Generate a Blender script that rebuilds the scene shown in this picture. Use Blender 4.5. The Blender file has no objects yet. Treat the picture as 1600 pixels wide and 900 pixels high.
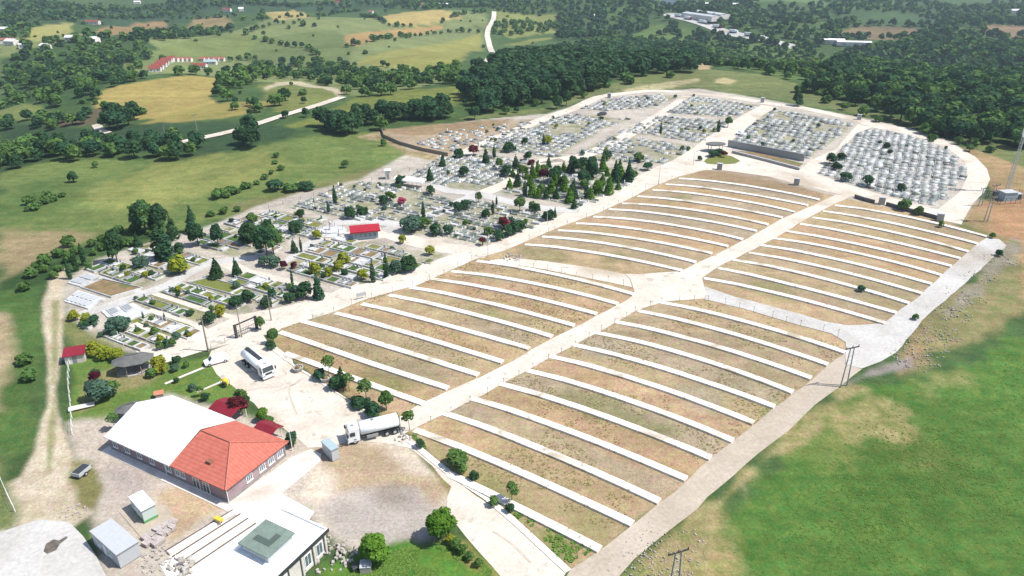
import bpy, math, random
import numpy as np
from mathutils import Vector, Matrix
from mathutils.geometry import delaunay_2d_cdt
random.seed(7); RS = np.random.RandomState(11)
SC = bpy.context.scene
# ---------------------------------------------------------------- camera, sky, sun, exposure
CAM_H = 82.0; PITCH = math.radians(26.0); FPX = 1150.0
cd = bpy.data.cameras.new('camera'); cam = bpy.data.objects.new('camera', cd); SC.collection.objects.link(cam)
cam.location = (0, 0, CAM_H); cam.rotation_euler = (math.pi/2 - PITCH, 0, 0)
cd.sensor_width = 36.0; cd.lens = 36.0*FPX/1600.0; cd.clip_start = 1.0; cd.clip_end = 12000.0
SC.camera = cam
SUN_EL = math.radians(56); SUN_AZ = math.radians(98)      # azimuth from +Y (view direction) towards +X (right)
w = bpy.data.worlds.new("World"); SC.world = w; w.use_nodes = True
nt = w.node_tree; sky = nt.nodes.new('ShaderNodeTexSky'); sky.sky_type = 'NISHITA'; sky.sun_disc = False
sky.sun_elevation = SUN_EL; sky.sun_rotation = SUN_AZ; sky.air_density = 1.0; sky.dust_density = 1.5; sky.altitude = 200
bg = nt.nodes['Background']; bg.inputs['Strength'].default_value = 0.12
nt.links.new(sky.outputs[0], bg.inputs['Color'])
sd_ = bpy.data.lights.new('sun', 'SUN'); sd_.energy = 4.3; sd_.angle = math.radians(0.5); sd_.color = (1.0, 0.955, 0.88)
sun = bpy.data.objects.new('sun', sd_); SC.collection.objects.link(sun)
sdir = Vector((math.sin(SUN_AZ)*math.cos(SUN_EL), math.cos(SUN_AZ)*math.cos(SUN_EL), math.sin(SUN_EL)))
sun.rotation_euler = sdir.to_track_quat('Z', 'Y').to_euler(); sun.location = (100, 0, 300)
SC.view_settings.view_transform = 'Standard'; SC.view_settings.look = 'None'
SC.view_settings.exposure = 0.62; SC.view_settings.gamma = 1.0; SC.view_settings.use_curve_mapping = False
SC.render.engine = 'CYCLES'
# ---------------------------------------------------------------- terrain height
def flat(px, py, h=CAM_H):
    dx = (px-800)/FPX; dy = (450-py)/FPX
    Y = math.cos(PITCH)+dy*math.sin(PITCH); Z = -math.sin(PITCH)+dy*math.cos(PITCH)
    t = h/-Z; return (dx*t, Y*t)
PLAT = [(-135, 20), (-140, 120), (-150, 190)] + [flat(*q) for q in
        [(120, 430), (260, 375), (430, 325), (560, 280), (600, 240), (590, 205), (720, 190), (850, 172), (950, 146), (1090, 138),
         (1200, 154), (1360, 184), (1490, 215), (1620, 290)]] + [(330, 150), (330, 20)]
def ss(x, a, b):
    t = np.clip((x-a)/(b-a), 0, 1); return t*t*(3-2*t)
def sdist(X, Y, poly):
    """signed distance, negative inside"""
    P = np.array(poly, float); n = len(P)
    d = np.full(X.shape, 1e18); ins = np.zeros(X.shape, bool)
    for i in range(n):
        ax, ay = P[i]; bx, by = P[(i+1) % n]
        ex, ey = bx-ax, by-ay; L = ex*ex+ey*ey+1e-12
        t = np.clip(((X-ax)*ex+(Y-ay)*ey)/L, 0, 1)
        d = np.minimum(d, (X-ax-t*ex)**2+(Y-ay-t*ey)**2)
        c = ((ay > Y) != (by > Y))
        with np.errstate(divide='ignore', invalid='ignore'):
            xi = (bx-ax)*(Y-ay)/(by-ay+1e-12)+ax
        ins ^= (c & (X < xi))
    d = np.sqrt(d); return np.where(ins, -d, d)
def H(X, Y):
    X = np.asarray(X, float); Y = np.asarray(Y, float)
    s = sdist(X, Y, PLAT)
    z = 0.014*np.clip(Y-90, 0, 330)
    z = z - 34*ss(s, 4, 430)
    b = 4.5*np.sin(X/82+1.0)*np.sin(Y/97+.4) + 3.0*np.sin(X/47+Y/71) + 2.0*np.sin(X/31-Y/39+2)
    b = b + 7*np.sin(X/210+.6)*np.cos(Y/240)
    z = z + b*ss(s, 20, 260)*1.35
    z = z + 1.6*np.exp(-((X+95)/60)**2-((Y-300)/60)**2)*ss(s, 2, 40)
    z = z + 60*ss(np.hypot(X, Y), 1700, 4200)
    return z
def G_many(pts, dz=0.0):
    P = np.array(pts, float).reshape(-1, 2)
    dx = (P[:, 0]-800)/FPX; dy = (450-P[:, 1])/FPX
    DY = math.cos(PITCH)+dy*math.sin(PITCH); DZ = -math.sin(PITCH)+dy*math.cos(PITCH)
    lo = (CAM_H-14)/np.maximum(-DZ, .012); hi = np.full(len(P), -1.0); t = lo.copy()
    for _ in range(500):
        t2 = t*1.012+0.3
        below = (CAM_H+DZ*t2 < H(dx*t2, DY*t2)+dz) & (hi < 0)
        hi[below] = t2[below]; lo[below] = t[below]
        if (hi > 0).all(): break
        t = t2
    hi[hi < 0] = 6000; 
    for _ in range(30):
        m = (lo+hi)/2; b = CAM_H+DZ*m < H(dx*m, DY*m)+dz
        hi = np.where(b, m, hi); lo = np.where(b, lo, m)
    return np.stack([dx*hi, DY*hi], 1)
def G(px, py, dz=0.0):
    r = G_many([(px, py)], dz)[0]; return Vector((r[0], r[1]))
def GP(pts, dz=0.0): return [tuple(q) for q in G_many(pts, dz)]
def hz(x, y): return float(H(np.array([x]), np.array([y]))[0])
def G3(px, py, dz=0.0):
    p = G(px, py, dz); return Vector((p.x, p.y, hz(p.x, p.y)))
def project(X, Y, Z):
    cz = (Z-CAM_H); f = Y*math.cos(PITCH)-cz*math.sin(PITCH); u = Y*math.sin(PITCH)+cz*math.cos(PITCH)
    return 800+FPX*X/f, 450-FPX*u/f
# ---------------------------------------------------------------- tags
def tag(o, label=None, cat=None, group=None, kind=None):
    if label: o['label'] = label
    if cat: o['category'] = cat
    if group: o['group'] = group
    if kind: o['kind'] = kind
    return o
def link(o, parent=None):
    SC.collection.objects.link(o)
    if parent is not None: o.parent = parent
    return o
def empty(name, loc, rz=0.0, label=None, cat=None, group=None, s=1.0):
    o = bpy.data.objects.new(name, None); o.empty_display_size = 0.5; link(o)
    o.location = loc; o.rotation_euler = (0, 0, rz); o.scale = (s, s, s)
    return tag(o, label, cat, group)
def copy_tree(o, parent=None):
    c = o.copy(); SC.collection.objects.link(c); c.parent = parent
    for ch in list(o.children): copy_tree(ch, c)
    return c
# ---------------------------------------------------------------- materials
def s2l(c):
    c = np.array(c, float)/255.0
    return np.where(c <= 0.04045, c/12.92, ((c+0.055)/1.055)**2.4)
def A(r, g, b, k=0.52): return tuple(s2l((r, g, b))*k)          # colour seen in sun -> base colour
def newmat(name):
    m = bpy.data.materials.new(name); m.use_nodes = True; t = m.node_tree
    return m, t, t.nodes['Principled BSDF']
def N(t, typ, **kw):
    n = t.nodes.new(typ)
    for k, v in kw.items(): setattr(n, k, v)
    return n
def noise(t, scale, detail=4, rough=.6, co=None, dist=0.0):
    n = N(t, 'ShaderNodeTexNoise'); n.inputs['Scale'].default_value = scale; n.inputs['Detail'].default_value = detail
    n.inputs['Roughness'].default_value = rough; n.inputs['Distortion'].default_value = dist
    if co is not None: t.links.new(co, n.inputs['Vector'])
    return n.outputs['Fac']
def mapr(t, v, a, b, c=0.0, d=1.0):
    n = N(t, 'ShaderNodeMapRange'); n.inputs[1].default_value = a; n.inputs[2].default_value = b
    n.inputs[3].default_value = c; n.inputs[4].default_value = d; t.links.new(v, n.inputs[0]); return n.outputs[0]
def mixc(t, f, a, b, blend='MIX'):
    n = N(t, 'ShaderNodeMix', data_type='RGBA', blend_type=blend)
    for s, v in ((n.inputs[0], f), (n.inputs[6], a), (n.inputs[7], b)):
        if isinstance(v, (int, float)): s.default_value = v
        elif isinstance(v, tuple): s.default_value = (*v[:3], 1)
        else: t.links.new(v, s)
    return n.outputs[2]
def grey(t, v):
    n = N(t, 'ShaderNodeCombineColor')
    for i in range(3): t.links.new(v, n.inputs[i])
    return n.outputs[0]
def bump(t, b, h, dist, strength=.6):
    n = N(t, 'ShaderNodeBump'); n.inputs['Strength'].default_value = strength; n.inputs['Distance'].default_value = dist
    t.links.new(h, n.inputs['Height']); t.links.new(n.outputs[0], b.inputs['Normal'])
def mat_noise(name, c1, c2, scale=1.0, c3=None, rough=.85, metal=0.0, bdist=0.0, spots=None, fine=None, spec=0.3):
    """two or three base colours mixed by world-space noise"""
    m, t, b = newmat(name)
    g = N(t, 'ShaderNodeNewGeometry').outputs['Position']
    f = mapr(t, noise(t, scale, 5, .62, g), .35, .65)
    c = mixc(t, f, c1, c2)
    if c3 is not None:
        f3 = mapr(t, noise(t, scale*.23, 3, .6, g, .4), .55, .68); c = mixc(t, f3, c, c3)
    if spots is not None:
        f4 = mapr(t, noise(t, scale*3.1, 2, .5, g), .62, .7); c = mixc(t, f4, c, spots)
    fn = noise(t, (fine or scale*9), 3, .7, g)
    c = mixc(t, 1.0, c, grey(t, mapr(t, fn, .25, .75, .82, 1.18)), 'MULTIPLY')
    t.links.new(c, b.inputs['Base Color']); b.inputs['Roughness'].default_value = rough; b.inputs['Metallic'].default_value = metal
    b.inputs['Specular IOR Level'].default_value = spec
    if bdist: bump(t, b, fn, bdist)
    return m
def mat_plain(name, c, rough=.6, metal=0.0, var=.12, scale=2.0, spec=.4, coat=0.0):
    m, t, b = newmat(name)
    g = N(t, 'ShaderNodeTexCoord').outputs['Object']
    f = noise(t, scale, 4, .65, g)
    cc = mixc(t, 1.0, tuple(c), grey(t, mapr(t, f, .3, .7, 1-var, 1+var)), 'MULTIPLY')
    t.links.new(cc, b.inputs['Base Color']); b.inputs['Roughness'].default_value = rough
    b.inputs['Metallic'].default_value = metal; b.inputs['Specular IOR Level'].default_value = spec
    b.inputs['Coat Weight'].default_value = coat
    return m
def mat_leaf(name, c1, c2, c3=None, trans=.22):
    m, t, b = newmat(name); t.nodes.remove(b); out = t.nodes['Material Output']
    at = N(t, 'ShaderNodeAttribute', attribute_name='tint').outputs['Fac']
    oi = N(t, 'ShaderNodeObjectInfo').outputs['Random']
    c = mixc(t, at, c1, c2)
    if c3 is not None: c = mixc(t, mapr(t, oi, .35, 1.0, 0, .75), c, c3)
    c = mixc(t, 1.0, c, grey(t, mapr(t, oi, 0, 1, .85, 1.18)), 'MULTIPLY')
    d = N(t, 'ShaderNodeBsdfDiffuse'); tr = N(t, 'ShaderNodeBsdfTranslucent'); mx = N(t, 'ShaderNodeMixShader')
    t.links.new(c, d.inputs[0]); t.links.new(c, tr.inputs[0]); mx.inputs[0].default_value = trans
    t.links.new(d.outputs[0], mx.inputs[1]); t.links.new(tr.outputs[0], mx.inputs[2]); t.links.new(mx.outputs[0], out.inputs[0])
    return m
M = {}
M['white_wall'] = mat_noise('white_concrete', A(252, 248, 240, .74), A(238, 231, 218, .66), .5, A(212, 200, 178, .55), .85, bdist=.01, spots=A(205, 192, 170, .5), fine=3.5)
M['concrete_pale'] = mat_noise('pale_concrete', A(246, 236, 222, .60), A(236, 224, 208, .55), .14, A(218, 202, 178, .5), .9, bdist=.004, fine=1.7, spots=A(226, 214, 198, .5))
M['concrete_grey'] = mat_noise('grey_concrete', A(232, 230, 226, .56), A(218, 214, 208, .52), .11, A(206, 196, 180, .48), .9, bdist=.004, fine=1.5)
M['concrete_beige'] = mat_noise('beige_concrete', A(222, 208, 190, .55), A(206, 192, 172, .52), .09, A(226, 214, 200, .52), .9, bdist=.004, fine=1.6)
M['pave_white'] = mat_noise('white_paving', A(252, 246, 240, .70), A(236, 228, 220, .64), .3, A(224, 210, 196, .58), .85, bdist=.003)
M['marble'] = mat_noise('white_marble', A(246, 246, 244, .62), A(220, 222, 222, .55), .8, A(192, 192, 188, .48), .5, spec=.4)
M['marble_grey'] = mat_noise('grey_marble', A(200, 205, 208, .5), A(160, 166, 170, .46), .7, None, .5, spec=.4)
M['marble_dark'] = mat_noise('dark_granite', (.06, .06, .065), (.11, .11, .115), .9, None, .4)
M['soil'] = mat_noise('bed_soil', A(176, 150, 112), A(142, 122, 88), .6, A(120, 132, 74), .95)
M['bed_green'] = mat_noise('bed_planting', A(96, 128, 62), A(70, 104, 52), 1.1, A(150, 150, 80), .95)
M['bed_lawn'] = mat_noise('bed_lawn', A(150, 152, 78), A(118, 134, 62), .8, A(172, 156, 104), .95)
M['roof_white'] = mat_noise('white_sheet_roof', A(255, 255, 255, .8), A(250, 250, 250, .77), .2, None, .45)
M['roof_grey'] = mat_noise('grey_shingle', A(150, 150, 148, .42), A(132, 134, 132, .4), 1.2, None, .85)
M['pink_wall'] = mat_noise('mauve_render', A(205, 180, 184, .5), A(190, 166, 170, .47), .5, None, .9)
M['grey_wall'] = mat_noise('grey_render', A(190, 186, 184, .5), A(176, 172, 170, .47), .5, None, .9)
M['white_paint'] = mat_plain('white_paint', (.78, .78, .77), .4, var=.05)
M['truck_white'] = mat_plain('white_truck_paint', (.72, .74, .76), .3, var=.06, coat=.3)
M['tank_white'] = mat_plain('white_tank_paint', (.70, .74, .77), .28, var=.08, scale=.8, coat=.3)
M['glass'] = mat_plain('dark_glass', (.03, .045, .05), .08, var=.1, spec=.8)
M['glass_blue'] = mat_plain('window_glass', (.10, .14, .16), .12, var=.2, spec=.8)
M['rubber'] = mat_plain('tyre_rubber', (.02, .02, .02), .9)
M['dark_metal'] = mat_plain('dark_metal', (.05, .055, .06), .6, .3)
M['grey_metal'] = mat_plain('grey_metal', (.30, .31, .32), .5, .4)
M['galv'] = mat_plain('galvanised_metal', (.42, .44, .45), .5, .3)
M['wood'] = mat_plain('grey_timber', (.22, .18, .14), .9, var=.25)
M['pallet'] = mat_noise('concrete_blocks', A(226, 216, 212, .56), A(204, 192, 186, .54), 1.2, None, .95)
M['bark'] = mat_plain('bark', (.10, .075, .05), .95, var=.3, scale=5)
M['red_sheet'] = mat_noise('red_sheet_roof', A(186, 52, 72, .42), A(168, 46, 62, .4), .5, None, .55)
M['green_paint'] = mat_plain('green_paint', (.09, .30, .10), .5)
M['mint'] = mat_plain('pale_mint_panel', A(225, 240, 230, .6), .5, var=.05)
M['yellow'] = mat_plain('yellow_plastic', (.62, .44, .05), .5)
M['blue_sheet'] = mat_plain('pale_blue_sheet', A(196, 218, 226, .55), .45, var=.08)
M['panel_grey'] = mat_plain('pale_grey_panel', A(222, 226, 230, .55), .5, var=.06)
M['teal_roof'] = mat_noise('grey_green_roof_felt', A(158, 178, 166, .5), A(142, 162, 150, .47), .8, None, .85)
M['stone'] = mat_noise('rubble_stone', A(226, 220, 212, .55), A(190, 182, 172, .52), 1.5, None, .95)
M['rust'] = mat_plain('rusty_metal', (.20, .09, .05), .9, var=.3)
M['terra'] = mat_plain('terracotta', (.42, .17, .10), .8)
M['pink_leaf'] = mat_leaf('magenta_blossom', A(190, 60, 100), A(220, 110, 140))
def mat_sheet():
    m, t, b = newmat('ribbed_white_sheet')
    co = N(t, 'ShaderNodeTexCoord').outputs['Object']; w_ = N(t, 'ShaderNodeTexWave'); w_.bands_direction = 'X'; w_.inputs['Scale'].default_value = .32; w_.inputs['Distortion'].default_value = 0; t.links.new(co, w_.inputs['Vector'])
    n = noise(t, .35, 5, .65, co); c = mixc(t, mapr(t, n, .35, .7), A(255, 255, 255, .78), A(236, 236, 238, .70)); c = mixc(t, mapr(t, w_.outputs['Fac'], 0, .06, .3, 0), c, A(215, 218, 222, .6))
    t.links.new(c, b.inputs['Base Color']); b.inputs['Roughness'].default_value = .45; bump(t, b, w_.outputs['Fac'], .04, .5); return m
M['sheet_ribs'] = mat_sheet()
def mat_tiles():
    m, t, b = newmat('red_roof_tiles')
    co = N(t, 'ShaderNodeTexCoord').outputs['Object']; sp = N(t, 'ShaderNodeSeparateXYZ'); t.links.new(co, sp.inputs[0])
    w_ = N(t, 'ShaderNodeTexWave'); w_.wave_type = 'BANDS'; w_.bands_direction = 'X'; w_.inputs['Scale'].default_value = .95
    w_.inputs['Distortion'].default_value = .15; t.links.new(co, w_.inputs['Vector'])
    w2 = N(t, 'ShaderNodeTexWave'); w2.wave_type = 'BANDS'; w2.bands_direction = 'Y'; w2.inputs['Scale'].default_value = .5
    w2.inputs['Distortion'].default_value = .3; t.links.new(co, w2.inputs['Vector'])
    n = noise(t, 1.3, 4, .6, co)
    c = mixc(t, mapr(t, n, .3, .7), A(240, 142, 120, .54), A(228, 120, 100, .5))
    c = mixc(t, mapr(t, w2.outputs['Fac'], 0, .3, .35, 0), c, A(178, 70, 58, .45))
    c = mixc(t, mapr(t, w_.outputs['Fac'], 0, .25, .2, 0), c, A(178, 70, 58, .45))
    t.links.new(c, b.inputs['Base Color']); b.inputs['Roughness'].default_value = .8
    bump(t, b, w_.outputs['Fac'], .05, .5); return m
M['tiles'] = mat_tiles()
# ---------------------------------------------------------------- mesh helpers
def np_mesh(name, V, F, mats, mi=None, attrs=None, smooth=False):
    V = np.asarray(V, np.float32); F = np.asarray(F, np.int32)
    me = bpy.data.meshes.new(name); k = F.shape[1]; n = len(F)
    me.vertices.add(len(V)); me.vertices.foreach_set('co', V.ravel())
    me.loops.add(n*k); me.loops.foreach_set('vertex_index', F.ravel())
    me.polygons.add(n); me.polygons.foreach_set('loop_start', np.arange(0, n*k, k, dtype=np.int32))
    me.polygons.foreach_set('loop_total', np.full(n, k, np.int32))
    for m in mats: me.materials.append(m)
    if mi is not None: me.polygons.foreach_set('material_index', np.asarray(mi, np.int32))
    if smooth: me.polygons.foreach_set('use_smooth', np.ones(n, bool))
    for an, (typ, arr) in (attrs or {}).items():
        a = me.attributes.new(an, typ, 'POINT')
        a.data.foreach_set('color' if typ == 'FLOAT_COLOR' else 'value', np.asarray(arr, np.float32).ravel())
    me.update(calc_edges=True); me.validate(); return me
class MB:
    def __init__(s): s.v = []; s.f = []; s.m = []; s.sm = []
    def add(s, V, F, m=0, sm=False):
        o = len(s.v); s.v += [tuple(q) for q in V]
        for f in F: s.f.append([i+o for i in f]); s.m.append(m); s.sm.append(sm)
        return s
    def box(s, x0, x1, y0, y1, z0, z1, m=0, rz=0.0, bev=0.0):
        cx, cy = (x0+x1)/2, (y0+y1)/2
        P = []
        for z, e in ((z0, 0), (z1-bev, 0), (z1, bev)) if bev else ((z0, 0), (z1, 0)):
            for (x, y) in ((x0+e, y0+e), (x1-e, y0+e), (x1-e, y1-e), (x0+e, y1-e)):
                c, sn = math.cos(rz), math.sin(rz); P.append((cx+(x-cx)*c-(y-cy)*sn, cy+(x-cx)*sn+(y-cy)*c, z))
        n = len(P)//4; F = [(3, 2, 1, 0), tuple(range(4*n-4, 4*n))]
        for k in range(n-1):
            for i in range(4): j = (i+1) % 4; F.append((4*k+i, 4*k+j, 4*k+4+j, 4*k+4+i))
        return s.add(P, F, m)
    def tube(s, a, b, r0, r1=None, n=8, m=0, sm=True):
        a = Vector(a); b = Vector(b); r1 = r0 if r1 is None else r1; d = (b-a).normalized()
        u = d.orthogonal().normalized(); w_ = d.cross(u); P = []
        for c, r in ((a, r0), (b, r1)):
            for i in range(n): t = 2*math.pi*i/n; P.append(c+u*math.cos(t)*r+w_*math.sin(t)*r)
        s.add(P, [(i, (i+1) % n, n+(i+1) % n, n+i) for i in range(n)], m, sm)
        s.add(P[:n], [tuple(range(n))[::-1]], m); s.add(P[n:], [tuple(range(n))], m); return s
    def prism(s, poly, z0, z1, m=0, top_m=None):
        n = len(poly); P = [(x, y, z0) for x, y in poly]+[(x, y, z1) for x, y in poly]
        s.add(P, [(i, (i+1) % n, n+(i+1) % n, n+i) for i in range(n)]+[tuple(range(n))[::-1]], m)
        return s.add(P[n:], [tuple(range(n))], m if top_m is None else top_m)
    def lathe(s, prof, c=(0, 0, 0), n=16, m=0, sm=True):
        P = []; k = len(prof)
        for r, z in prof:
            for i in range(n): t = 2*math.pi*i/n; P.append((c[0]+r*math.cos(t), c[1]+r*math.sin(t), c[2]+z))
        F = [(j*n+i, j*n+(i+1) % n, (j+1)*n+(i+1) % n, (j+1)*n+i) for j in range(k-1) for i in range(n)]
        return s.add(P, F, m, sm)
    def build(s, name, mat, parent=None, loc=None, rz=0.0):
        me = bpy.data.meshes.new(name); me.from_pydata(s.v, [], s.f)
        for q in (mat if isinstance(mat, (list, tuple)) else [mat]): me.materials.append(q)
        me.polygons.foreach_set('material_index', s.m); me.polygons.foreach_set('use_smooth', s.sm); me.update()
        o = bpy.data.objects.new(name, me); link(o, parent)
        if loc is not None: o.location = loc; o.rotation_euler = (0, 0, rz)
        return o
def inside(poly, X, Y): return sdist(np.asarray(X, float), np.asarray(Y, float), poly) < 0
def resample(pts, step, closed=False, cr=True):
    """Catmull-Rom through plan points, resampled"""
    P = [Vector(p) for p in pts]; n = len(P); out = []
    rng = range(n if closed else n-1)
    for i in rng:
        p1, p2 = P[i], P[(i+1) % n]
        p0 = P[(i-1) % n] if (closed or i > 0) else p1*2-p2
        p3 = P[(i+2) % n] if (closed or i < n-2) else p2*2-p1
        k = max(1, int((p2-p1).length/step))
        for j in range(k):
            t = j/k
            out.append(.5*((2*p1)+(p2-p0)*t+(2*p0-5*p1+4*p2-p3)*t*t+(3*p1-p0-3*p2+p3)*t**3) if cr else p1.lerp(p2, t))
    if not closed: out.append(P[-1])
    return out
def drape(name, poly, mat, off=.06, step=5.0, jag=0.0, kind='structure', maxn=6000):
    """sheet lying on the terrain, cut to a plan polygon"""
    E = []
    n = len(poly)
    for i in range(n):
        a = Vector(poly[i]); b = Vector(poly[(i+1) % n]); L = (b-a).length; k = max(1, int(L/step))
        for j in range(k):
            p = a.lerp(b, j/k)
            if jag: p = p+Vector((random.uniform(-jag, jag), random.uniform(-jag, jag)))
            E.append(p)
    xs = [p.x for p in E]; ys = [p.y for p in E]
    gx = np.arange(min(xs), max(xs), step); gy = np.arange(min(ys), max(ys), step)
    XX, YY = np.meshgrid(gx, gy); XX = XX.ravel(); YY = YY.ravel()
    d = sdist(XX, YY, [(p.x, p.y) for p in E]); k = d < -step*.4
    pts = E+[Vector((x, y)) for x, y in zip(XX[k], YY[k])]
    r = delaunay_2d_cdt(pts, [], [list(range(len(E)))], 1, 1e-4)
    V = np.array([(v.x, v.y) for v in r[0]]); F = [f for f in r[2]]
    Z = H(V[:, 0], V[:, 1])+off
    me = bpy.data.meshes.new(name); me.from_pydata([(x, y, z) for (x, y), z in zip(V, Z)], [], F)
    me.materials.append(mat); me.update()
    if len(me.polygons) and sum(p.normal.z for p in me.polygons) < 0: me.flip_normals()
    o = bpy.data.objects.new(name, me); link(o); o['kind'] = kind; return o
def ribbon_poly(pts, width):
    """plan polygon of a constant-width strip"""
    P = [Vector(p) for p in pts]; L = []; R = []
    for i, p in enumerate(P):
        d = (P[min(i+1, len(P)-1)]-P[max(i-1, 0)]).normalized(); n = Vector((-d.y, d.x))
        ww = width[i] if isinstance(width, (list, tuple)) else width
        L.append(p+n*ww/2); R.append(p-n*ww/2)
    return [(q.x, q.y) for q in L]+[(q.x, q.y) for q in R[::-1]]
LAND = {}
for nm, px, py in [('the fountain house', 571, 362), ('the round white monument', 517, 362), ('the entrance gate', 385, 515),
    ('the dark open gazebo', 214, 565), ('the parked white van', 337, 563), ('the red-tiled building', 365, 710),
    ('the central junction', 1045, 445), ('the long white tent roof', 640, 288), ('the telecom mast', 1573, 300),
    ('the planted island', 1120, 245), ('the left road fork', 762, 395), ('the left-facing tanker', 580, 670),
    ('the flat-roofed building', 440, 850), ('the small red-roofed shed', 118, 555),
    ('the right road junction', 1350, 545), ('the bottom road corner', 893, 890),
    ('the white slab terrace', 130, 470), ('the tree-filled block', 900, 290),
    ('the densest burial block', 1400, 265), ('the hilltop loop road', 1060, 145), ('the bare tan ground', 650, 215)]:
    LAND[nm] = G(px, py)
_u = 'first second third fourth fifth sixth seventh eighth ninth tenth eleventh twelfth thirteenth fourteenth fifteenth sixteenth seventeenth eighteenth nineteenth'.split()
_t = {2: 'twent', 3: 'thirt', 4: 'fort', 5: 'fift', 6: 'sixt', 7: 'sevent', 8: 'eight', 9: 'ninet'}
ORD = ['nearest']+[(_u[k-1] if k < 20 else _t[k//10]+('ieth' if k % 10 == 0 else 'y-'+_u[k % 10-1]))+' nearest' for k in range(2, 100)]
PENDING = []
def later(o, adj): PENDING.append((o, adj))
def resolve_labels():
    B = {}
    for o, adj in PENDING:
        p = Vector(o.location[:2]); nm = min(LAND, key=lambda k: (LAND[k]-p).length); B.setdefault((adj, nm), []).append(((LAND[nm]-p).length, o))
    for (adj, nm), L in B.items():
        L.sort(key=lambda q: q[0])
        for i, (d, o) in enumerate(L): o['label'] = ('%s, %s to %s' % (adj, ORD[min(i, 98)], nm)) if len(L) > 1 else '%s near %s' % (adj, nm)
# ---------------------------------------------------------------- ground: one sheet to beyond the horizon
ang = np.radians(np.concatenate([np.arange(-180, -48, 4.0), np.arange(-48, 48, .16), np.arange(48, 180, 4.0)]))
rad = [0.01, 10, 20, 30]; r = 38.0
while r < 7000:
    rad.append(r); r *= 1.0062 if r < 950 else 1.014
rad = np.array(rad); na, nr = len(ang), len(rad)
RR, AA = np.meshgrid(rad, ang, indexing='ij'); X = (RR*np.sin(AA)).ravel(); Y = (RR*np.cos(AA)).ravel()
Z = H(X, Y)
def vn(X, Y, s, seed):
    """cheap smooth value noise, -1..1"""
    r_ = np.random.RandomState(seed); T = r_.uniform(-1, 1, (256, 256)); x = X/s; y = Y/s
    xi = np.floor(x).astype(int); yi = np.floor(y).astype(int); fx = x-xi; fy = y-yi
    fx = fx*fx*(3-2*fx); fy = fy*fy*(3-2*fy); xi &= 255; yi &= 255; x1 = (xi+1) & 255; y1 = (yi+1) & 255
    return (T[xi, yi]*(1-fx)+T[x1, yi]*fx)*(1-fy)+(T[xi, y1]*(1-fx)+T[x1, y1]*fx)*fy
WN = vn(X, Y, 9, 1)*.5+vn(X, Y, 3.2, 2)*.3+vn(X, Y, 30, 3)*.5
CA = np.zeros((len(X), 3)); CB = np.zeros((len(X), 3))
CA[:] = A(96, 122, 70); CB[:] = A(74, 100, 60)
def zone(poly, a, b, soft=3.0, wob=3.0, k=.52, op=1.0):
    P = GP(poly); xs = [p[0] for p in P]; ys = [p[1] for p in P]; mg = soft+wob*1.5+2
    idx = np.where((X > min(xs)-mg) & (X < max(xs)+mg) & (Y > min(ys)-mg) & (Y < max(ys)+mg))[0]
    if not len(idx): return
    d = sdist(X[idx], Y[idx], P)+WN[idx]*wob; f = (1-ss(d, -soft/2, soft/2))[:, None]*op
    CA[idx] = CA[idx]*(1-f)+np.array(A(*a, k))*f; CB[idx] = CB[idx]*(1-f)+np.array(A(*b, k))*f
Zn = zone
# far valley fields
Zn([(0, 0), (600, 0), (600, 12), (380, 22), (200, 40), (0, 60)], (78, 104, 70), (66, 92, 62), 10, 10)
Zn([(0, 60), (230, 60), (420, 30), (760, 20), (770, 110), (560, 150), (420, 130), (340, 125), (200, 120), (0, 150)], (152, 160, 106), (128, 144, 90), 10, 8)
Zn([(0, 92), (100, 62), (210, 56), (245, 75), (215, 115), (150, 145), (150, 168), (0, 176)], (84, 112, 66), (66, 92, 56), 8, 8)
Zn([(145, 160), (165, 140), (230, 125), (300, 118), (345, 122), (330, 150), (342, 164), (290, 190), (200, 185), (150, 170)], (196, 176, 108), (172, 158, 92), 4, 3)
Zn([(215, 195), (330, 162), (440, 156), (446, 160), (352, 186), (240, 197)], (178, 164, 98), (156, 150, 84), 4, 4)
Zn([(235, 92), (250, 75), (340, 54), (400, 56), (402, 75), (380, 91), (240, 96)], (140, 152, 92), (122, 138, 80), 4, 3)
Zn([(380, 90), (400, 60), (520, 48), (560, 60), (545, 100), (400, 105)], (130, 142, 90), (112, 132, 78), 6, 5)
Zn([(555, 100), (562, 93), (680, 70), (752, 50), (754, 104), (700, 109), (590, 104)], (176, 170, 100), (150, 156, 84), 4, 3)
Zn([(540, 68), (540, 55), (620, 45), (690, 38), (692, 45), (640, 56), (560, 72)], (200, 168, 112), (180, 150, 98), 4, 3)
Zn([(595, 26), (640, 18), (715, 22), (720, 28), (650, 40), (605, 36)], (210, 188, 124), (190, 172, 108), 4, 3)
Zn([(412, 20), (460, 14), (492, 28), (430, 32)], (204, 184, 124), (180, 166, 104), 4, 3)
Zn([(440, 197), (500, 182), (560, 152), (640, 140), (722, 136), (722, 168), (640, 167), (560, 177), (520, 192), (450, 202)], (146, 152, 78), (116, 130, 68), 4, 4)
Zn([(32, 64), (70, 38), (118, 37), (112, 50), (60, 64)], (192, 186, 116), (168, 168, 98), 4, 3)
Zn([(150, 50), (210, 35), (262, 32), (250, 46), (170, 56)], (178, 146, 106), (160, 136, 94), 4, 3)
Zn([(278, 46), (300, 30), (350, 24), (366, 40), (300, 46)], (170, 148, 106), (150, 136, 92), 4, 3)
Zn([(190, 100), (235, 92), (245, 105), (205, 118)], (144, 152, 96), (124, 136, 80), 4, 3)
Zn([(775, 18), (872, 20), (872, 52), (800, 62), (778, 50)], (158, 162, 96), (136, 148, 82), 4, 4)
Zn([(776, 72), (865, 58), (862, 72), (800, 88), (776, 92)], (158, 156, 92), (134, 146, 80), 4, 3)
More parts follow.
